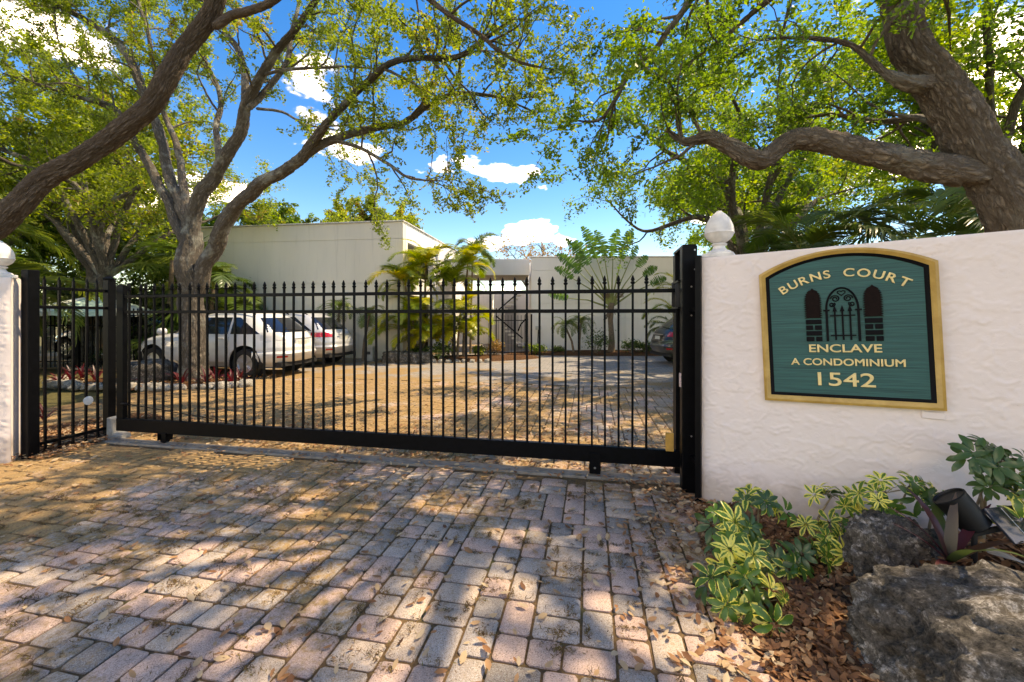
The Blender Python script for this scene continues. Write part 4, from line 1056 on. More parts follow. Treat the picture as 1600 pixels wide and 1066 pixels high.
# --- near leaning oak (B)
B_ = [
 (PP([(-330, 690, 5.2), (-290, 600, 5.2), (-210, 500, 5.15), (-110, 420, 5.1), (-30, 368, 5.05), (18, 325, 5.0), (68, 285, 5.0), (118, 257, 5.0), (172, 219, 5.0), (224, 178, 5.0), (262, 124, 5.0), (292, 66, 5.0), (330, 12, 5.0), (356, -50, 5.0), (370, -160, 5.0)]),
      [.42, .32, .27, .24, .225, .205, .195, .185, .18, .17, .165, .155, .15, .13, .10], None),
 (PP([(335, 40, 5.0), (362, 24, 5.0), (392, 16, 4.9), (432, -2, 4.8), (500, -60, 4.7), (590, -70, 4.8), (670, 0, 5.0), (711, 30, 5.0), (749, 53, 5.0), (779, 79, 5.0), (813, 98, 5.0), (866, 110, 5.0)]), [.08, .08, .075, .07, .06, .055, .05, .045, .042, .038, .03, .008], .50),
 (PP([(370, -160, 5.0), (330, -300, 5.2), (250, -420, 5.4)]), [.10, .08, .03], .0),
 (PP([(366, -120, 5.0), (450, -260, 5.0), (560, -360, 5.2)]), [.08, .06, .02], .2),
 (PP([(-60, 392, 5.07), (-120, 250, 5.2), (-200, 80, 5.5), (-240, -80, 5.6)]), [.13, .11, .08, .03], .4),
]
tree('oak_tree', 'leaning oak whose thick dark limb rises over the left wall end', Vector((P(-330, 690, 5.2).x, 5.2, 0)), B_, MAT['bark_near'], MAT['leaf_olive'], 5,
     br_sp=.28, br_len=(.6, 1.4), tw_sp=.13, lpt=40, lsize=.055, group='oaks', tonebias=-.05, rs=.6, furrow=.016)
# --- big right oak (C)
C_ = [
 (PP([(1690, 740, 4.3), (1668, 600, 4.3), (1635, 470, 4.3), (1592, 360, 4.3), (1556, 282, 4.3), (1494, 176, 4.3), (1440, 90, 4.3), (1404, 10, 4.3), (1380, -80, 4.3), (1340, -240, 4.4)]), [.46, .38, .34, .325, .31, .29, .255, .20, .16, .12], None),
 (PP([(1540, 275, 4.3), (1499, 268, 4.3), (1447, 260, 4.35), (1381, 243, 4.4), (1320, 228, 4.4), (1252, 220, 4.45), (1222, 231, 4.5), (1197, 252, 4.5), (1171, 254, 4.5), (1138, 232, 4.55), (1106, 214, 4.6), (1072, 222, 4.7), (1045, 205, 4.8)]), [.20, .21, .195, .18, .17, .155, .145, .14, .135, .12, .10, .06, .02], .80),
 (PP([(1460, 125, 4.3), (1425, 135, 4.25), (1402, 125, 4.2), (1380, 110, 4.2), (1330, 70, 4.3), (1270, 60, 4.4), (1200, 60, 4.6)]), [.13, .12, .09, .05, .035, .025, .01], .4),
 (PP([(1342, -230, 4.4), (1250, -220, 4.6), (1140, -100, 4.8), (1079, 0, 5.0), (1044, 48, 5.0), (1022, 79, 5.0), (987, 109, 5.0), (961, 157, 5.0), (935, 188, 5.0), (898, 188, 5.0)]), [.10, .075, .065, .055, .048, .045, .04, .03, .02, .006], .36),
 (PP([(1390, -40, 4.3), (1300, -60, 4.7), (1200, 0, 5.4), (1130, 60, 6.0), (1060, 110, 6.4)]), [.08, .07, .055, .04, .015], .3),
 (PP([(1420, 40, 4.3), (1480, -40, 4.5), (1560, -60, 4.9), (1650, -40, 5.2)]), [.10, .08, .06, .02], .2),
 (PP([(1560, 280, 4.35), (1500, 215, 4.7), (1440, 185, 5.3), (1370, 190, 5.8), (1290, 180, 6.2), (1200, 200, 6.5)]), [.09, .075, .06, .05, .035, .012], .4),
 (PP([(1340, -240, 4.4), (1500, -420, 4.8), (1700, -420, 5.2)]), [.10, .08, .03], .1),
 ([(3.7, 4.4, 6.6), (2.0, 5.0, 7.5), (.2, 4.8, 7.9), (-1.5, 4.4, 7.6)], [.09, .07, .045, .015], .2),  # limbs in this run are out of view overhead, added to shade the paving
 ([(3.7, 4.4, 6.6), (4.4, 3.9, 7.6), (4.5, 2.9, 8.0), (4.1, 1.9, 8.1)], [.08, .06, .04, .015], .2),
 ([(3.7, 4.4, 6.6), (3.1, 3.8, 7.4), (2.9, 2.9, 7.7), (3.0, 1.9, 7.6)], [.08, .06, .04, .015], .2),
 ([(3.7, 4.4, 6.6), (2.6, 4.6, 7.9), (1.4, 4.1, 8.5), (.6, 3.2, 8.5)], [.08, .06, .04, .015], .2),
 ([(3.7, 4.4, 6.6), (4.9, 3.4, 7.2), (5.2, 2.0, 7.2), (5.0, .6, 6.8)], [.09, .07, .045, .015], .15),
 ([(3.7, 4.4, 6.6), (3.4, 3.0, 7.9), (2.6, 1.8, 8.4), (1.6, .9, 8.4)], [.08, .06, .04, .015], .2),
 ([(3.7, 4.4, 6.6), (5.2, 4.4, 7.4), (6.4, 3.6, 7.6), (7.2, 2.8, 7.3)], [.09, .07, .045, .015], .15),
 ([(3.7, 4.4, 6.6), (3.0, 3.4, 7.1), (2.2, 2.2, 7.2), (1.4, 1.0, 7.0), (.8, .2, 6.7)], [.10, .08, .06, .04, .015], .2),
 ([(3.7, 4.4, 6.6), (4.0, 3.0, 7.1), (3.8, 1.6, 7.2), (3.3, .4, 7.0), (2.9, -.8, 6.6)], [.10, .08, .06, .04, .015], .2),
 ([(3.7, 4.4, 6.6), (2.4, 3.9, 7.3), (1.0, 3.3, 7.5), (-.2, 2.7, 7.3)], [.09, .07, .045, .015], .2),
 (PP([(1340, -240, 4.4), (1200, -420, 4.4), (1020, -420, 4.5)]), [.10, .08, .03], .1),
]
tree('oak_tree', 'massive leaning oak with a crooked side limb behind the sign wall', Vector((P(1690, 740, 4.3).x, 4.3, 0)), C_, MAT['bark_right'], MAT['leaf_green'], 23,
     br_sp=.24, br_len=(.7, 1.6), tw_sp=.13, lpt=50, lsize=.068, group='oaks', tonebias=-.05, rs=.7, furrow=.02)
# --- background trees
def bg_tree(name, label, x, y, h, cr, leaf_m, bark_m, seed, lsize=.12, n=9, group='background trees', tonebias=0, lpt=40, trunk_h=.35, br_len=(1.0, 2.0), br_sp=.42, tw_sp=.19, lean=0):
    rg = np.random.default_rng(seed); top = h * trunk_h; limbs = []
    r0 = .05 * h ** .9 * .55
    limbs.append(([(x, y, -.1), (x + .1 + lean * .3, y, top * .5), (x + lean, y + .1, top)], [r0 * 1.3, r0, r0 * .85], None))
    for i in range(n):
        a = 2 * math.pi * i / n + rg.uniform(-.3, .3); el = rg.uniform(.25, 1.25); L = 1.0
        ex, ey, ez = cr * math.cos(a) * math.cos(el), cr * math.sin(a) * math.cos(el), (h - top) * (.25 + .75 * math.sin(el))
        p0 = np.array([x + lean, y + .1, top]); p3 = p0 + np.array([ex, ey, ez]); mid = p0 + np.array([ex * .35, ey * .35, ez * .55]) + rg.normal(size=3) * .3; m2 = p0 + np.array([ex * .7, ey * .7, ez * .85]) + rg.normal(size=3) * .3
        limbs.append(([p0 - (0, 0, .15), mid, m2, p3], [r0 * .55, r0 * .42, r0 * .25, r0 * .06], .25))
    return tree(name, label, Vector((x, y, 0)), limbs, bark_m, leaf_m, seed, br_sp=br_sp, br_len=br_len, tw_sp=tw_sp, tw_len=(.3, .7), lpt=lpt, lsize=lsize, group=group, spread=.09, tonebias=tonebias)
bg_tree('leafy_tree', 'bright green tree behind the sign wall finial', 6.0, 10.2, 7.6, 3.8, MAT['leaf_green'], MAT['bark_mid'], 31, .11, tonebias=.12, lpt=30)
bg_tree('leafy_tree', 'green tree growing beyond the massive leaning oak', 10.2, 8.8, 8.5, 4.0, MAT['leaf_green'], MAT['bark_mid'], 32, .12, tonebias=.1)
bg_tree('leafy_tree', 'dense green tree beyond the dark car', 9.5, 15.5, 8.0, 3.6, MAT['leaf_green'], MAT['bark_mid'], 33, .15, tonebias=.05)
bg_tree('oak_tree', 'yellow green oak rising behind the iron fence', -15.5, 15.0, 9.5, 4.6, MAT['leaf_olive'], MAT['bark_pale'], 34, .15, group='oaks', tonebias=.1)
bg_tree('oak_tree', 'yellow green oak behind the cream building', -10.5, 25.5, 8.6, 4.6, MAT['leaf_olive'], MAT['bark_pale'], 35, .2, group='oaks', tonebias=.15)
bg_tree('oak_tree', 'twisted pale limbed oak overhanging the shaded palms', -13.6, 13.0, 8.2, 4.2, MAT['leaf_olive'], MAT['bark_mid'], 36, .12, group='oaks', tonebias=.1, lean=.6, lpt=30)
bg_tree('oak_tree', 'wide oak at the back of the shaded garden', -20.5, 15.5, 9.0, 4.6, MAT['leaf_olive'], MAT['bark_pale'], 37, .16, group='oaks', tonebias=.05)
bg_tree('bare_tree', 'pale branched tree with rusty brown leaves above the passage roof', 1.6, 26.5, 7.0, 3.0, MAT['leaf_brown'], MAT['bark_pale'], 38, .16, lpt=5, br_sp=.55)


for i_, (x_, y_, h_, lb_) in enumerate(((-16.5, 20.0, 6.4, 'dense dark green tree filling the gap behind the patio umbrella'), (-21.5, 19.0, 6.8, 'dense dark green tree behind the wide garden oak'), (-13.6, 22.0, 6.6, 'dense dark green tree left of the cream building'), (-24.0, 12.5, 6.5, 'dense dark green tree at the edge of the shaded garden'))):
    bg_tree('leafy_tree', lb_, x_, y_, h_, 2.9, MAT['leaf_green'], MAT['bark_mid'], 50 + i_, .2, tonebias=-.15, trunk_h=.16, br_sp=.5, tw_sp=.26)
# ================================================================ PALMS
def strip_quads(base, d, side_n, L, w, droop, nseg=3):
    """one tapering leaflet: returns (2*(nseg+1), 3) verts"""
    pts = []; p = np.array(base, float); d = np.array(d, float)
    for i in range(nseg + 1):
        f = i / nseg; ww = w * (.55 + .45 * min(1, f * 3)) * (1 - f ** 2.2) + .0008
        pts += [p - side_n * ww, p + side_n * ww]
        d = d + np.array([0, 0, -droop / nseg]); d /= np.linalg.norm(d); p = p + d * L / nseg
    return np.array(pts)
def strips_mesh(name, strips, mt, extra=None, tones=None):
    V = []; F = []; T = []; n0 = 0
    for i, s in enumerate(strips):
        k = len(s) // 2; b = n0 + np.arange(len(s)).reshape(k, 2)
        F.append(np.stack([b[:-1, 0], b[:-1, 1], b[1:, 1], b[1:, 0]], -1)); V.append(s); n0 += len(s); T += [tones[i] if tones is not None else .4] * (k - 1)
    me = quads(name, np.concatenate(V), np.concatenate(F), mt, np.array(T))
    me.polygons.foreach_set('use_smooth', np.ones(len(me.polygons), bool)); return me
def pinnate(name, L, n, ll, w, e0, e1, droop, mt, seed, fwd=.55):
    rg = np.random.default_rng(seed); st = []; tn = []
    p = np.zeros(3); pts = [p]; N = 24
    for i in range(N):
        e = e0 + (e1 - e0) * (i / N) ** 1.2; p = p + np.array([math.cos(e), .02 * math.sin(seed + i * .2), math.sin(e)]) * L / N; pts.append(p)
    pts = np.array(pts); tang = np.gradient(pts, axis=0); tang /= np.linalg.norm(tang, axis=1, keepdims=True)
    rs = []
    for i in range(0, N + 1):
        r = .014 * (1 - .85 * i / N); rs += [pts[i] + (0, -r, 0), pts[i] + (0, r, 0)]
    st.append(np.array(rs)); tn.append(.85)
    rs2 = []
    for i in range(0, N + 1):
        r = .014 * (1 - .85 * i / N); rs2 += [pts[i] + (0, 0, -r), pts[i] + (0, 0, r)]
    st.append(np.array(rs2)); tn.append(.85)
    for j in range(n):
        f = .16 + .84 * j / (n - 1); x = f * N; k = min(int(x), N - 1); b = pts[k] + (pts[k+1] - pts[k]) * (x - k); T = tang[k]
        l = ll * (math.sin(math.pi * min(1, .18 + f * .80)) ** .6) * rg.uniform(.85, 1.1)
        for sg in (-1, 1):
            up_ = np.cross(T, (0, 1, 0)); up_ = -up_ if up_[2] < 0 else up_
            d = np.array([0, sg, 0]) + T * (fwd + .5 * f) + up_ * .28 + rg.normal(size=3) * .06; d /= np.linalg.norm(d)
            sn = np.cross(d, up_ + rg.normal(size=3) * .15); sn /= np.linalg.norm(sn)
            st.append(strip_quads(b, d, sn, l, w, droop * rg.uniform(.7, 1.3))); tn.append(np.clip(rg.normal(.4, .15), 0, 1))
    return strips_mesh(name, st, mt, tones=tn)
def fan(name, pet, n, ll, w, mt, seed):
    rg = np.random.default_rng(seed); st = []; tn = []
    rs = []
    for i in range(9):
        f = i / 8; c = np.array([pet * f, 0, .12 * math.sin(f * 2) * pet]); rs += [c - (0, .012, 0), c + (0, .012, 0)]
    st.append(np.array(rs)); tn.append(.6); b = (rs[-1] + rs[-2]) / 2
    for j in range(n):
        a = R(-130) + R(260) * j / (n - 1); d = np.array([math.cos(a), math.sin(a), .15 + .1 * rg.normal()]); d /= np.linalg.norm(d)
        sn = np.cross(d, (0, 0, 1.0)); sn /= np.linalg.norm(sn)
        st.append(strip_quads(b, d, sn, ll * (1 - .18 * abs(a) / 2.2) * rg.uniform(.92, 1.05), w, .55, 4)); tn.append(np.clip(rg.normal(.4, .12), 0, 1))
    return strips_mesh(name, st, mt, tones=tn)
FR = {}
for k in range(4):
    FR['areca', k] = pinnate('frond', 1.7, 46, .50, .020, R(72), R(-35 - 12 * k), .5, MAT['frond_gold'], k)
    FR['green', k] = pinnate('frond', 1.8, 40, .52, .021, R(68), R(-40 - 12 * k), .6, MAT['frond'], k + 10)
    FR['small', k] = pinnate('frond', .75, 30, .20, .0065, R(60), R(-60 - 10 * k), .4, MAT['frond'], k + 20)
    FR['fan', k] = fan('frond', .8, 30, .85, .028, MAT['frond'], k + 30)
def palm(label, base, stems, kind, nf, seed, sc=1.0, tilt=(0, 55), group='garden palms', name='palm', stem_r=.04, cat='palm'):
    rg = np.random.default_rng(seed); t = thing(name, label, cat, base, 0, group)
    for (dx, dy, h, lean) in stems:
        top = Vector((dx + lean, dy + lean * .3, h)); z0 = -.05
        pts = [Vector((dx, dy, z0)), Vector((dx + lean * .25, dy, h * .45)), Vector((dx + lean * .8, dy + lean * .2, h * .85)), top]
        if h > .15: MB().tube(pts, [stem_r * 1.35, stem_r, stem_r, stem_r * .9], 9).build('trunk', MAT['palm_bark'], t, smooth=True)
        for i in range(nf):
            a = 2 * math.pi * i / nf * 1.0 + rg.uniform(-.5, .5) + i * 2.4
            f = (i + .5) / nf; ty = R(tilt[0] + (tilt[1] - tilt[0]) * f + rg.uniform(-8, 8))
            s = sc * rg.uniform(.8, 1.12) * (.85 + .15 * math.sin(f * 3.1))
            link('frond', FR[kind, int(rg.integers(4))], t, top, (rg.uniform(-.15, .15), ty - R(18), a), (s, s, s))
    return t
# golden areca clump beside the cream building
def gx(px, Y): return (px - 800) / FPX * Y
cy = 14.4
palm('golden clumping palm with tall arching fronds at the cream building corner', (gx(652, cy), cy, .08), [(-.2, 0, 2.5, -.2), (.2, .2, 3.1, .05), (0, -.2, 1.3, -.1), (.2, -.3, .5, .1), (-.25, .1, .8, -.15)], 'areca', 13, 41, 1.0, (-10, 60), group='golden palms')
palm('golden clumping palm with drooping fronds in front of the passage', (gx(712, 14.7), 14.7, .08), [(-.1, 0, 2.5, .0), (.25, .2, 3.2, .15), (.1, -.3, 1.4, .1), (-.2, -.3, .6, -.1), (.3, -.2, .7, .1)], 'areca', 13, 42, .95, (-10, 60), group='golden palms')
palm('tall feathery palm rising above the golden clump', (gx(735, 16.6), 16.6, .05), [(0, 0, 4.0, .1)], 'green', 12, 43, .85, (-12, 62))
# small palms in front of the walls
palm('young slim palm in front of the cream wall next to the silver SUV', (gx(527, 14.0), 14.0, 0), [(0, 0, 1.75, .05)], 'small', 16, 44, 1.25, (-5, 70), stem_r=.035, group='small palms')
palm('young slim palm by the grey utility pedestal', (gx(567, 13.9), 13.9, 0), [(0, 0, 1.55, .2)], 'small', 16, 45, 1.15, (-5, 70), stem_r=.04, group='small palms')
palm('bright young palm behind the roof of the white SUV', (gx(372, 14.3), 14.3, 0), [(0, 0, .95, 0)], 'areca', 12, 46, .75, (-10, 60), group='small palms')
palm('dwarf palm with a bowed stem by the rear building', (gx(893, 16.2), 16.2, .05), [(.1, 0, 1.05, -.35)], 'small', 16, 47, 1.1, (-5, 70), stem_r=.04, group='small palms')
palm('dwarf palm with an upright stem by the rear building', (gx(905, 16.3), 16.3, .05), [(0, 0, 1.2, .08)], 'small', 16, 48, 1.15, (-5, 70), stem_r=.04, group='small palms')
palm('feathery palm over the roof of the dark half hidden car', (gx(1052, 15.4), 15.4, 0), [(0, 0, 1.5, 0), (.3, .4, 2.4, .1)], 'areca', 9, 49, .85, (-10, 65), group='golden palms')
palm('low green palm beside the dark half hidden car', (gx(1050, 16.2), 16.2, 0), [(0, 0, .9, 0)], 'green', 10, 50, .8, (-5, 60))
# shaded palms on the left, named by what they grow beside
LP = [(-9.9, 13.4, 1.6, 'green', 'broad palm between the iron fence and the oak trunk'), (-11.6, 14.1, 2.4, 'fan', 'fan leaved palm straight behind the patio umbrella'),
      (-14.4, 17.2, 2.8, 'green', 'tall feather palm rising over the patio umbrella'), (-15.6, 11.0, 2.2, 'green', 'feather palm in front of the iron fence'),
      (-10.9, 13.0, 2.2, 'fan', 'fan leaved palm at the end of the iron fence nearest the oak bed'), (-17.0, 12.9, 2.6, 'fan', 'fan leaved palm at the far end of the iron fence'),
      (-12.9, 16.6, 2.8, 'fan', 'fan leaved palm at the shaded corner of the cream building'), (-10.4, 7.3, 2.0, 'green', 'drooping palm just behind the left wall end'),
      (-13.0, 8.8, 2.5, 'green', 'tall drooping palm under the leaning oak limb'), (-14.5, 9.4, 2.6, 'fan', 'fan palm far back under the leaning oak limb')]
for i, (x, y, h, kd, lb_) in enumerate(LP):
    palm(lb_, (x, y, 0), [(0, 0, h * 1.5, .1), (.45, .35, h * .9, .2), (-.4, .2, h * .4, -.2)], kd, 12, 60 + i, 1.15, (-10, 70), stem_r=.07, group='shaded palms')
RP = [(5.0, 7.2, 2.0, 'green', 'feather palm just over the sign arch behind the wall'), (6.3, 6.3, 2.0, 'green', 'feather palm beneath the crooked oak limb'),
      (6.2, 8.6, 2.6, 'fan', 'fan leaved palm behind the sign wall'), (8.3, 7.6, 2.5, 'green', 'tall feather palm beside the massive oak trunk'), (5.3, 9.0, 1.6, 'fan', 'low fan leaved palm behind the sign wall finial')]
for i, (x, y, h, kd, lb_) in enumerate(RP):
    palm(lb_, (x, y, 0), [(0, 0, h * 1.3, .1), (.5, .3, h * .8, .2), (-.5, .1, h * .5, -.1)], kd, 12, 80 + i, 1.05, (-8, 70), stem_r=.08, group='palms behind the sign wall')

# traveller's palm: flat fan of long stalked paddle leaves
tp = thing('fan_shaped_palm', 'fan shaped palm with long stalks and torn paddle leaves before the rear building', 'palm', (gx(955, 16.3), 16.3, .05))
MB().tube([(0, 0, -.1), (.02, 0, .6), (-.03, 0, 1.3), (0, 0, 2.0)], [.15, .11, .10, .13], 14).build('trunk', MAT['palm_bark'], tp, smooth=True)
rg = np.random.default_rng(7)
stalk_m = simple('stalk_green', (.22, .24, .07), .5, var=.2, vs=3)
bl_m = leaf_mat('paddle_leaf', [(0, (.035, .085, .02)), (.6, (.085, .17, .03)), (1, (.16, .22, .05))], .35, .35, obj_rand=1)
def paddle(L, Wd, droop, seed):
    r2 = np.random.default_rng(seed); st = []; N = 15; p = np.zeros(3); d = np.array([0, 0, 1.0]); pts = []; dirs = []
    for i in range(N + 1):
        pts.append(p); dirs.append(d); d = d + np.array([droop / N * (1 + i / N), 0, 0]); d /= np.linalg.norm(d); p = p + d * L / N
    for i in range(N):
        f = (i + .5) / N; w = Wd * math.sin(math.pi * min(1, f * .92 + .07)) ** .55
        for sg in (-1, 1):
            out = np.cross(dirs[i], (0, 1, 0)) * sg
            dd = out * 1.0 + dirs[i] * .35 + np.array([0, -.25 + r2.normal() * .2, -.12 - .3 * r2.random()]); dd /= np.linalg.norm(dd)
            sn = dirs[i] * 1.0; s = []; q = pts[i] + (pts[i+1] - pts[i]) * .5
            hw = L / N * (.58 if r2.random() < .7 else .36)
            for j in range(4):
                g = j / 3; s += [q - sn * hw * (1 - .55 * g ** 3), q + sn * hw * (1 - .55 * g ** 3)]; q = q + dd * w / 3; dd = dd + np.array([0, 0, -.12]); dd /= np.linalg.norm(dd)
            st.append(np.array(s))
    return strips_mesh('blade', st, bl_m, tones=list(np.clip(r2.normal(.4, .15, len(st)), 0, 1)))
angs = [-74, -52, -42, -34, -27, -17, -8, 2, 12, 22, 33, 45, 58]
for i, a in enumerate(angs):
    a_ = R(a); L = 1.55 + .35 * math.cos(a_) + rg.uniform(-.12, .12); b0_ = Vector((.10 * math.sin(a_), rg.uniform(-.04, .04), 1.75 + .25 * math.cos(a_)))
    dr = Vector((math.sin(a_), 0, math.cos(a_))); e = b0_ + dr * L + Vector((0, 0, -.10 * abs(math.sin(a_))))
    mid = b0_ + dr * L * .5 + Vector((0, 0, .06 * abs(math.sin(a_))))
    lf = MB().tube([b0_, mid, e], [.045, .026, .016], 7).build('leaf_stalk', stalk_m, tp, smooth=True)
    tattered = a > 15
    bl = paddle((.7 if tattered else (.8 if a < -45 else 1.3)) * rg.uniform(.85, 1.1), .2 if tattered else (.2 if a < -45 else .27), (.7 if a >= 0 else -.7) * (.45 if abs(a) > 40 else .35) * (1 if not tattered else 1.4), i)
    link('blade', bl, lf, e, (rg.uniform(-.25, .15), a_ * .9, rg.uniform(-.5, .5)))
m = MB()
for i in range(14):
    a = R(rg.uniform(-60, 60)); m.bar((.05 * math.sin(a), -.06, 1.8), (.4 * math.sin(a), -.10 - .1 * rg.random(), 1.8 - .5 * rg.random()), .05, .012)
m.build('dry_sheath', MAT['palm_bark'], tp)
for s in (-.22, .32):
    m = MB()
    for k in range(7): m.bar((s - .14 + .01 * k, -.1, 2.2 + .05 * k), (s + .14 - .01 * k, -.14, 2.24 + .05 * k), .05, .03)
    m.build('flower_spike', simple('spike_brown', (.14, .075, .04), .8), tp)

# ================================================================ SHRUBS
def shrub(label, base, r, h, n, seed, mt='shrub_leaf', ls=.07, group='low shrubs', name='shrub'):
    rg = np.random.default_rng(seed); t = thing(name, label, 'shrub', base, 0, group)
    m = MB(); tips = []
    for i in range(9):
        a = rg.uniform(0, 6.28); q = Vector((r * rg.uniform(.2, .9) * math.cos(a), r * rg.uniform(.2, .9) * math.sin(a), h * rg.uniform(.45, .95))); tips.append(np.array(q))
        m.tube([(0, 0, -.03), q * .5 + Vector((0, 0, .05)), q], [.014, .009, .004], 5)
    m.build('stem', MAT['bark_pale'], t)
    c = np.concatenate([tp_ + rg.normal(size=(n // 9, 3)) * np.array([r * .3, r * .3, h * .17]) for tp_ in tips]); c[:, 2] = np.clip(c[:, 2], .03, None)
    v, f = leaf_quads(c, ls * rg.uniform(.6, 1.2, len(c)), rg, .5, .1); tag(link('foliage', quads('foliage', v, f, MAT[mt], np.clip(rg.normal(.5, .22, len(c)), 0, 1)), t), kind='stuff')
SH = [(930, 16.0, .5, .8, 'leafy shrub left of the fan shaped palm trunk', 'shrub_leaf'), (985, 16.1, .35, .5, 'low leafy shrub right of the fan shaped palm trunk', 'shrub_leaf'),
      (838, 16.3, .4, .32, 'bright low ground cover under the meter box', 'leaf_green'), (776, 15.1, .36, .5, 'rusty leaved shrub at the foot of the passage gate', 'leaf_brown'),
      (1012, 16.2, .3, .4, 'small shrub near the dark half hidden car', 'shrub_leaf'), (752, 14.9, .3, .35, 'yellow green shrub under the golden palms', 'leaf_olive'),
      (870, 16.5, .3, .22, 'low plants beneath the dwarf palms', 'shrub_leaf'), (690, 13.9, .45, .5, 'dark green shrub in front of the golden palms', 'shrub_leaf'),
      (655, 13.8, .4, .4, 'dark green shrub under the tall golden fronds', 'shrub_leaf')]
for i, (px, Y, r, h, lb_, mt) in enumerate(SH): shrub(lb_, (gx(px, Y), Y, .04), r, h, 650, 100 + i, mt, .10)
HG = [(-17.5, 17.0, 'dark hedge shrub behind the far end of the iron fence'), (-14.2, 17.6, 'dark hedge shrub behind the patio umbrella'), (-11.2, 17.2, 'dark hedge shrub behind the dark shaded car'), (-20.5, 11.5, 'dark hedge shrub beneath the wide garden oak'),
      (-17.2, 10.2, 'dark hedge shrub next to the far fan palm'), (9.6, 9.2, 'dark hedge shrub behind the massive oak trunk'), (7.4, 10.8, 'dark hedge shrub beneath the bright green tree'), (12.6, 7.0, 'dark hedge shrub beside the green tree')]
for i, (x, y, lb_) in enumerate(HG): shrub(lb_, (x, y, 0), 2.0 if i not in (6, 8) else .9, 2.7 if i != 8 else 1.9, 5200, 130 + i, 'leaf_deep', .2, group='dark hedge shrubs', name='hedge_shrub')

# red leaved cordylines and pale edging stones round the oak bed
def blade_mesh(L, w, bend, mt, seed, fold=.3):
    N = 6; V = []; p = np.zeros(3); a = R(82)
    for i in range(N + 1):
        f = i / N; ww = w * (math.sin(math.pi * (.12 + .88 * f) ** .8) ** .8 if f < 1 else .02) + .0015
        V += [p + (0, -ww, ww * fold), p, p + (0, ww, ww * fold)]
        a -= bend / N * (.4 + 1.2 * f); p = p + np.array([math.cos(a), 0, math.sin(a)]) * L / N
    b = np.arange((N + 1) * 3).reshape(N + 1, 3)
    F = np.concatenate([np.stack([b[:-1, k], b[:-1, k+1], b[1:, k+1], b[1:, k]], -1) for k in (0, 1)])
    me = quads('leaf', np.array(V), F, mt, np.full(len(F), .3 + .1 * (seed % 3))); me.polygons.foreach_set('use_smooth', np.ones(len(F), bool)); return me
RB = [blade_mesh(.42, .022, R(30 + 20 * k), MAT['red_leaf'], k) for k in range(3)]
rg = np.random.default_rng(3)
for i, (px, py) in enumerate([(112, 600), (128, 598), (150, 601), (222, 603), (262, 600), (285, 604), (322, 602), (338, 600), (362, 603), (374, 598), (92, 603), (69, 660)]):
    q = G(px, py); lab = 'red leaved cordyline growing in the oak bed' if i < 11 else 'lone red cordyline behind the short side fence'
    t = thing('cordyline', lab, 'plant', (q.x, q.y, .03 if i == 11 else .05), rg.uniform(0, 6), 'red cordylines in the oak bed' if i < 11 else None)
    for k in range(9): link('leaf', RB[k % 3], t, (0, 0, 0), (0, R(rg.uniform(0, 55)) - .1, k * .75 + rg.uniform(-.3, .3)), (1, 1, 1) if i < 11 else (.75, .75, .75))
def rock_mesh(name, dims, seed, sub, amp, mt, crag=.5):
    bm = bmesh.new(); bmesh.ops.create_icosphere(bm, subdivisions=sub, radius=1); s3 = Vector((seed * 7.3, seed * 3.1, seed * 1.7))
    for v in bm.verts:
        d = v.co.normalized(); q = d * 1.3 + s3
        a = mnoise.noise(q) * .55 + mnoise.noise(q * 2.3) * .3
        if sub > 3: 
            a += (1 - abs(mnoise.noise(q * 4.1)) * 2) * .10 * crag * 2 + mnoise.noise(q * 9) * .075 * crag * 1.6 + mnoise.noise(q * 21) * .035 * crag * 1.6 - max(0, mnoise.noise(q * 6.5 + Vector((5, 0, 0))) - .3) * .12 * crag + (abs(mnoise.noise(q * 12)) - .2) * .09 * crag
            if sub > 5: a += mnoise.noise(q * 38) * .035 + mnoise.noise(q * 70) * .02
        r = 1 + amp * a
        sq = max(abs(d.x), abs(d.y), abs(d.z)); r *= .72 + .28 / max(sq, .6) * .85
        v.co = Vector((d.x * dims[0], d.y * dims[1], d.z * dims[2])) * r
    me = bpy.data.meshes.new(name); bm.to_mesh(me); bm.free(); me.materials.append(mt)
    me.polygons.foreach_set('use_smooth', [True] * len(me.polygons)); return me
def limestone(name, dark, mid, pale, sc=1):
    m, nt, b = new_mat(name); v = vec(nt, 'obj')
    n1 = nz(nt, v, 7 * sc, 9, .72, .5); n2 = nz(nt, v, 34 * sc, 8, .75, .3); n3 = nz(nt, v, 90 * sc, 5, .7)
    c = ramp(nt, mixc(nt, .5, n1, n2), [(.40, dark), (.47, tuple(.5 * (a + b_) for a, b_ in zip(dark, mid))), (.53, mid), (.60, pale), (.72, tuple(q * 1.2 for q in pale))])
    c = mixc(nt, ramp(nt, n3, [(.35, .7), (.5, 0.0)]), c, tuple(q * .5 for q in dark))
    c = mixc(nt, ramp(nt, nz(nt, v, 7 * sc, 5, .6), [(.58, 0.0), (.7, .55)]), c, (.13, .085, .035))
    nt.links.new(c, b.inputs['Base Color']); b.inputs['Roughness'].default_value = .92; b.inputs['Specular IOR Level'].default_value = .2
    bump(nt, b, mixc(nt, .4, n2, n3), .8, .03); return m
MAT['lime'] = limestone('limestone', (.03, .026, .021), (.15, .13, .108), (.48, .44, .40))
MAT['lime_pale'] = limestone('limestone_pale', (.20, .18, .15), (.42, .39, .34), (.60, .56, .5), 1.5)
def rock(label, loc, dims, seed, sub=4, amp=.5, mt='lime', rz=0, group=None, crag=.5):
    t = rock_mesh('limestone_boulder', dims, seed, sub, amp, MAT[mt], crag); o = link('limestone_boulder', t, None, loc, (0, 0, rz)); return tag(o, label, 'boulder', group)
rock('huge pitted limestone boulder lying across the corner of the planting bed', (2.13, 1.60, .10), (.62, .40, .36), 3, 6, .42, rz=R(-14), crag=.8)
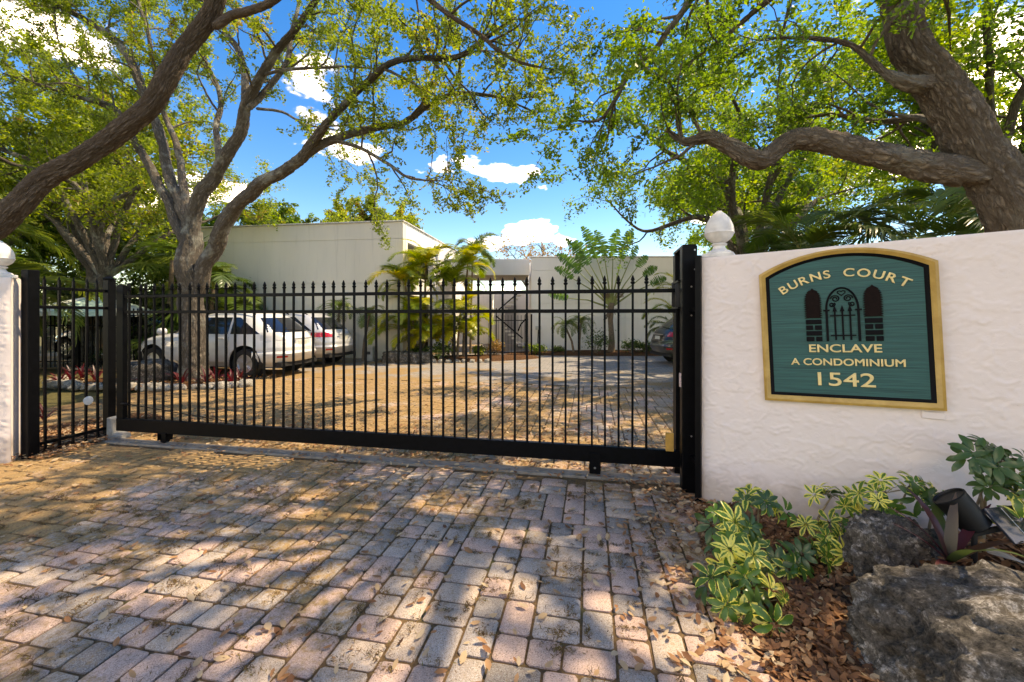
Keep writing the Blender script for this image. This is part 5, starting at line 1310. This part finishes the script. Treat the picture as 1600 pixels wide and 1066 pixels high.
rock('smaller dark limestone boulder against the huge one', (2.10, 2.28, .14), (.2, .19, .26), 8, 6, .5, crag=1.2)
rock('mossy limestone boulder beside the courtyard oak', tuple(G(232, 600) + Vector((0, 0, .2))), (.55, .4, .36), 12, 4, .5, crag=.8)
rock('long grey boulder at the foot of the golden palms', (gx(625, 13.6), 13.6, .12), (.62, .35, .26), 15, 4, .5)
rock('round grey boulder in front of the golden palms', (gx(660, 13.5), 13.5, .12), (.38, .3, .24), 16, 4, .5)
PS = [rock_mesh('edging_stone', (.13, .10, .085), 20 + k, 3, .6, MAT['lime_pale']) for k in range(5)]
rgs = random.Random(5)
for i in range(34):
    a = math.pi * (1.04 + .92 * i / 33); x, y = 2.32 * math.cos(a), .70 * math.sin(a); rz = R(-5)
    o = link('edging_stone', PS[i % 5], None, (-8.1 + x * math.cos(rz) - y * math.sin(rz) + rgs.uniform(-.05, .05), 9.3 + x * math.sin(rz) + y * math.cos(rz) + rgs.uniform(-.07, .05), .04), (0, 0, rgs.uniform(0, 6)))
    s = rgs.uniform(.7, 1.35); o.scale = (s, s, s); tag(o, 'pale rough edging stone in the ring around the oak bed', 'stone', 'edging stones around the oak bed')
for i in range(11):
    o = link('edging_stone', PS[i % 5], None, (gx(640 + i * 12, 13.45 - .03 * i) , 13.45 + .10 * abs(i - 5) * .3, .03), (0, 0, rgs.uniform(0, 6)))
    s = rgs.uniform(.6, 1.1); o.scale = (s, s, s); tag(o, 'pale edging stone along the golden palm bed', 'stone', 'edging stones along the palm bed')

# variegated umbrella shrubs by the wall
def rosette(seed, nl, mt, L=.095, w=.0165):
    rg = np.random.default_rng(seed); V = []; F = []; UV = []; n0 = 0
    for j in range(nl):
        a = 2 * math.pi * j / nl + rg.uniform(-.15, .15); l = L * rg.uniform(.75, 1.1); el = rg.uniform(.05, .5); N = 5
        d = np.array([math.cos(a) * math.cos(el), math.sin(a) * math.cos(el), math.sin(el)]); sn = np.array([-math.sin(a), math.cos(a), 0]); p = d * .014
        for i in range(N + 1):
            f = i / N; ww = w * rg.uniform(.95, 1.05) * (math.sin(math.pi * (.04 + .96 * f) ** 1.1) ** .85 if f < 1 else 0.02) + .0012
            up_ = np.cross(d, sn); up_ = up_ if up_[2] > 0 else -up_
            for k, s in enumerate((-1, 0, 1)): V.append(p + sn * ww * s + up_ * (abs(s) * ww * .30)); UV.append((k * .5, f))
            p = p + d * l / N; d = d + np.array([0, 0, -.14 - .06 * rg.random()]); d /= np.linalg.norm(d)
        b = n0 + np.arange((N + 1) * 3).reshape(N + 1, 3); n0 += (N + 1) * 3
        for k in (0, 1): F.append(np.stack([b[:-1, k], b[:-1, k+1], b[1:, k+1], b[1:, k]], -1))
    F = np.concatenate(F); me = quads('leaf', np.array(V), F, mt, np.full(len(F), .5)); me.polygons.foreach_set('use_smooth', np.ones(len(F), bool))
    ul = me.uv_layers.new(name='UVMap'); ul.data.foreach_set('uv', np.array(UV)[F.ravel()].ravel().astype(np.float32)); return me
ROS = [rosette(k, 6 + k % 3, MAT['scheff']) for k in range(6)]; ROG = [rosette(k + 9, 7 + k % 2, MAT['scheff_green']) for k in range(4)]
stem_m = simple('shrub_stem', (.22, .17, .11), .8, var=.3, vs=30)
def umbrella_shrub(label, base, clusters, seed, green=False, scale=1.0, group='variegated umbrella shrubs'):
    rg = np.random.default_rng(seed); base = Vector(base); t = thing('umbrella_shrub', label, 'shrub', base, 0, group)
    for (px, py, Y, rad, n) in clusters:
        c = P(px, py, Y) - base; k = c * .55 + Vector((rg.uniform(-.03, .03), rg.uniform(-.03, .03), 0))
        MB().tube([(0, 0, -.03), k, c], [.009, .007, .004], 7).build('stem', stem_m, t, smooth=True)
        for i in range(max(3, int(n * .9))):
            d = Vector(rg.normal(size=3)); d.normalize(); d.z = abs(d.z) * .9 - .25; d.y -= .25
            q = c + d * rad * rg.uniform(.5, 1.3); q.z = max(q.z, .05 + bed_z(q.x + base.x, q.y + base.y) - base.z)
            wx = q + base; dist = (wx - W0).dot(-WNB)
            if dist < .07: q -= WNB * (.09 - dist)
            nrm = (d + Vector((0, -.35, .55))).normalized(); s = scale * 1.08 * rg.uniform(.65, 1.2)
            rot = nrm.to_track_quat('Z', 'Y').to_euler(); rot.rotate_axis('Z', rg.uniform(0, 6))
            me = ROG[int(rg.integers(4))] if (green or rg.random() < .12) else ROS[int(rg.integers(6))]
            lf = link('leaf', me, t, q, rot, (s, s, s))
            MB().tube([c, c.lerp(q, .6) + Vector((0, 0, .008)), q], [.0028, .0022, .0018], 4).build('petiole', stem_m, t)
umbrella_shrub('tallest bushy variegated shrub at the edge of the paving by the slim post', (1.50, 2.55, .02),
    [(1130, 815, 2.55, .13, 12), (1185, 790, 2.6, .12, 10), (1150, 870, 2.35, .13, 12), (1130, 925, 2.2, .11, 8), (1180, 945, 2.15, .12, 9), (1215, 880, 2.4, .09, 5), (1170, 840, 2.5, .1, 6)], 1, scale=.95)
umbrella_shrub('low green and cream shrub in front of the wall beside the dark boulder', (1.72, 2.52, .02), [(1270, 830, 2.6, .12, 9), (1300, 860, 2.45, .10, 7), (1255, 860, 2.45, .08, 5)], 2, scale=.85)
umbrella_shrub('variegated shrub with a bare brown stem under the sign', (1.98, 2.72, .10), [(1300, 775, 2.72, .12, 9), (1345, 800, 2.65, .11, 8), (1320, 820, 2.6, .09, 5)], 3, scale=.8)
umbrella_shrub('spreading variegated shrub above the dark boulder', (2.22, 2.50, .2), [(1385, 770, 2.45, .12, 9), (1420, 760, 2.45, .10, 7), (1395, 805, 2.4, .07, 4)], 4, scale=.8)
umbrella_shrub('small sprig of variegated leaves behind the burgundy plant', (2.36, 2.34, .24), [(1462, 785, 2.35, .08, 5)], 5, scale=.75)
umbrella_shrub('all green umbrella shrub above the solar spotlight', (2.62, 2.28, .26), [(1525, 715, 2.28, .10, 8), (1565, 722, 2.25, .10, 7), (1540, 750, 2.26, .08, 4)], 6, True, .9, None)
umbrella_shrub('variegated shrub to the right of the solar spotlight', (2.78, 2.12, .26), [(1590, 770, 2.12, .11, 8), (1612, 800, 2.1, .09, 5)], 7, scale=.95)

# burgundy plant among the rocks
t = thing('burgundy_plant', 'burgundy and green strap leaved plant on the mulch above the huge boulder', 'plant', (2.20, 2.06, .31))
TB = [blade_mesh(.40, .021, R(18 + 16 * k), MAT['ti_leaf'], k, .45) for k in range(3)]
for k, (a, ti) in enumerate(((175, 42), (160, 26), (100, 8), (10, 34), (-20, 40), (-80, 30), (-120, 44), (60, 30), (215, 60), (30, 5))):
    link('leaf', TB[k % 3], t, (0, 0, 0), (0, R(ti) - .1, R(a)), (1, 1.1, .8 + .05 * (k % 4)))
# solar spotlight
sl = thing('solar_spotlight', 'black solar spotlight with a tilted panel beside the burgundy plant', 'spotlight', (2.37, 2.10, .26))
MB().tube([(0, 0, -.08), (0, 0, .22)], .012, 8).build('stake', MAT['rubber'], sl)
ax = Vector((-.50, .34, .78)).normalized(); c0 = Vector((.02, 0, .20)); Mx = ax.to_track_quat('Z', 'Y').to_matrix()
m = MB().lathe((0, 0, 0), [(.05, 0), (.068, .012), (.074, .16), (.076, .175), (.070, .178), (.066, .168), (.002, .166)], 28); m.v = [tuple(Mx @ Vector(v) + c0) for v in m.v]
m.build('lamp_head', simple('lamp_black', (.006, .006, .007), .5, spec=.3), sl, smooth=True)
pn = Vector((.12, -.62, .62)).normalized(); Mp = pn.to_track_quat('Z', 'Y').to_matrix(); c1 = Vector((.13, -.06, .25))
m = MB().box((0, 0, 0), (.205, .165, .012)); m.v = [tuple(Mp @ Vector(v) + c1) for v in m.v]; pf = m.build('solar_panel', simple('panel_dark', (.018, .02, .026), .2, spec=.7), sl, bevel=.002)
m = MB().box((0, 0, .0072), (.003, .15, .0012)); m.v = [tuple(Mp @ Vector(v) + c1) for v in m.v]; m.build('busbar', MAT['trim'], pf)
MB().bar((0, 0, .17), (.12, -.05, .235), .02).build('arm', MAT['rubber'], sl)
# dry palm sheath lying among the rocks
q = Vector((2.50, 1.98, .32)); m = MB(); vs = []
for i in range(9):
    f = i / 8
    for s in (-1, -.3, .3, 1): vs.append((f * .30 - .15, s * .05 * (1 - .5 * f), .05 - .09 * f + .02 * abs(s) + .008 * math.sin(f * 6 + s)))
m.add(vs, [(i*4+k, i*4+k+1, i*4+k+5, i*4+k+4) for i in range(8) for k in range(3)])
o = m.build('dry_palm_sheath', wood_grain('dry_sheath_grey', (.16, .13, .10), (.42, .37, .31), (2, 30, 2), .6, .9), None, smooth=2); o.location = q; o.rotation_euler = (0, 0, R(-25)); tag(o, 'grey dried palm sheath lying on the mulch beside the burgundy plant', 'palm sheath')

# ================================================================ FALLEN LEAVES
def litter(name, C, size, label, seed, tilt=.35, mean=.55):
    rg = np.random.default_rng(seed); n = len(C); a = rg.uniform(0, 2 * np.pi, n)
    A_ = np.stack([np.cos(a), np.sin(a), rg.normal(0, tilt, n)], 1); A_ /= np.linalg.norm(A_, axis=1, keepdims=True)
    B_ = np.stack([-np.sin(a), np.cos(a), rg.normal(0, tilt, n)], 1); B_ -= A_ * np.sum(A_ * B_, 1, keepdims=True); B_ /= np.linalg.norm(B_, axis=1, keepdims=True)
    N_ = np.cross(A_, B_); N_[N_[:, 2] < 0] *= -1; s = (size * rg.uniform(.6, 1.3, n))[:, None]; w = s * rg.uniform(.17, .26, n)[:, None]; cu = w * rg.uniform(-.1, .75, n)[:, None]
    q = [C - A_*s*.5 + N_*s*.05, C - A_*s*.18 + B_*w + N_*cu, C + A_*s*.22 + B_*w*.9 + N_*cu, C + A_*s*.5 + N_*s*.08, C + A_*s*.22 - B_*w*.9 + N_*cu, C - A_*s*.18 - B_*w + N_*cu]
    v = np.stack(q, 1).reshape(-1, 3); b = (np.arange(n) * 6)[:, None]
    f = np.concatenate([b + np.array([[0, 1, 2, 3]]), b + np.array([[0, 3, 4, 5]])]); tn = np.clip(rg.normal(mean, .24, n), 0, 1)
    o = link(name, quads(name, v, f, MAT['litter'], np.concatenate([tn, tn]))); tag(o, label, 'leaves', kind='stuff')
rg = np.random.default_rng(77); C = []
while len(C) < 11500:
    y = rg.uniform(.9, 3.95); e = bed_edge(y); x = e - .06 + abs(rg.normal(0, .55)) if rg.random() < .75 else rg.uniform(e, 3.6)
    if (Vector((x, y, 0)) - W0).dot(-WNB) < .02 and x > 1.55: continue
    if y > 3.5 and x > 2.0: continue
    C.append((x, y, bed_z(x, y) + rg.uniform(.008, .035)))
litter('fallen_leaves', np.array(C), .052, 'brown oak leaves covering the planting bed', 1, .4, .36)
C = []
while len(C) < 620:
    y = rg.uniform(1.4, 3.9); x = bed_edge(y) - abs(rg.normal(0, .28)) * (1 + (y > 2.8) * .5) 
    if x > -6: C.append((x, y, rg.uniform(.006, .014)))
for k in range(1100): C.append((rg.uniform(-6, 1.1), rg.uniform(1.5, 4.6), rg.uniform(.006, .014)))
for k in range(520):
    u = rg.uniform(-5.6, .9); p = uv2w(u, 4.055 + rg.normal(0, .07) + (.10 if rg.random() < .6 else -.08)); C.append((p.x, p.y, .02))
for k in range(330): C.append((rg.normal(1.45, .16), rg.normal(3.45, .22), rg.uniform(.012, .05)))
C = [q for q in C if (Vector((q[0], q[1], 0)) - W0).dot(-WNB) > .02 or q[0] < 1.5]
litter('fallen_leaves', np.array(C), .055, 'scattered dry oak leaves on the block paving', 2, .25, .68)
C = []
for k in range(2600):
    p = uv2w(rg.uniform(-6, 1.6), 4.2 + abs(rg.normal(0, .9))); C.append((p.x, p.y, .012))
for k in range(1500):
    x, y = rg.normal(-5.65, .35), rg.normal(5.2, .5); C.append((x, y, .05))
for k in range(1100): C.append((rg.normal(-8.1, 1.2), rg.normal(9.3, .4), .11))
for k in range(500):
    a = rg.uniform(4.6, 5.3); C.append((rg.normal(-5.12, .07) , rg.uniform(4.4, 5.3), .02))
litter('fallen_leaves', np.array(C), .05, 'dry oak leaves drifted inside the gate', 3, .3, .62)
# leaves caught on the huge boulder and the mulch behind it
C = []
for k in range(520): C.append((rg.uniform(1.9, 3.0), rg.uniform(1.95, 2.45), .0))
C = np.array([(x, y, bed_z(x, y) + rg.uniform(.01, .05)) for x, y, z in C]); litter('fallen_leaves', C, .065, 'orange brown leaves heaped around the burgundy plant', 4, .4, .5)
# catkin tufts caught in the paving joints
C = []
for k in range(420):
    cx_, cy_ = rg.uniform(-4.5, 1.1), rg.uniform(1.55, 3.9); n_ = int(rg.uniform(20, 80)); sdv = rg.uniform(.012, .035)
    a = ANG + (math.pi / 2 if rg.random() < .5 else 0); d_ = rg.normal(0, sdv * 1.8, n_); e_ = rg.normal(0, sdv * .6, n_)
    for i in range(n_): C.append((cx_ + d_[i] * math.cos(a) - e_[i] * math.sin(a), cy_ + d_[i] * math.sin(a) + e_[i] * math.cos(a), rg.uniform(.003, .012)))
C = np.array(C); n = len(C); v, f = leaf_quads(C, rg.uniform(.012, .03, n), rg, .16, 0, .4); v[:, 2] = np.clip(v[:, 2], -.004, .03)
MAT['catkin'] = leaf_mat('catkin', [(0, (.06, .03, .012)), (.5, (.16, .085, .03)), (1, (.20, .16, .05))], .1, .9)
tag(link('catkin_tufts', quads('catkin_tufts', v, f, MAT['catkin'], np.clip(rg.normal(.5, .25, n), 0, 1))), 'brown oak catkins caught in the paving joints', 'catkins', kind='stuff')
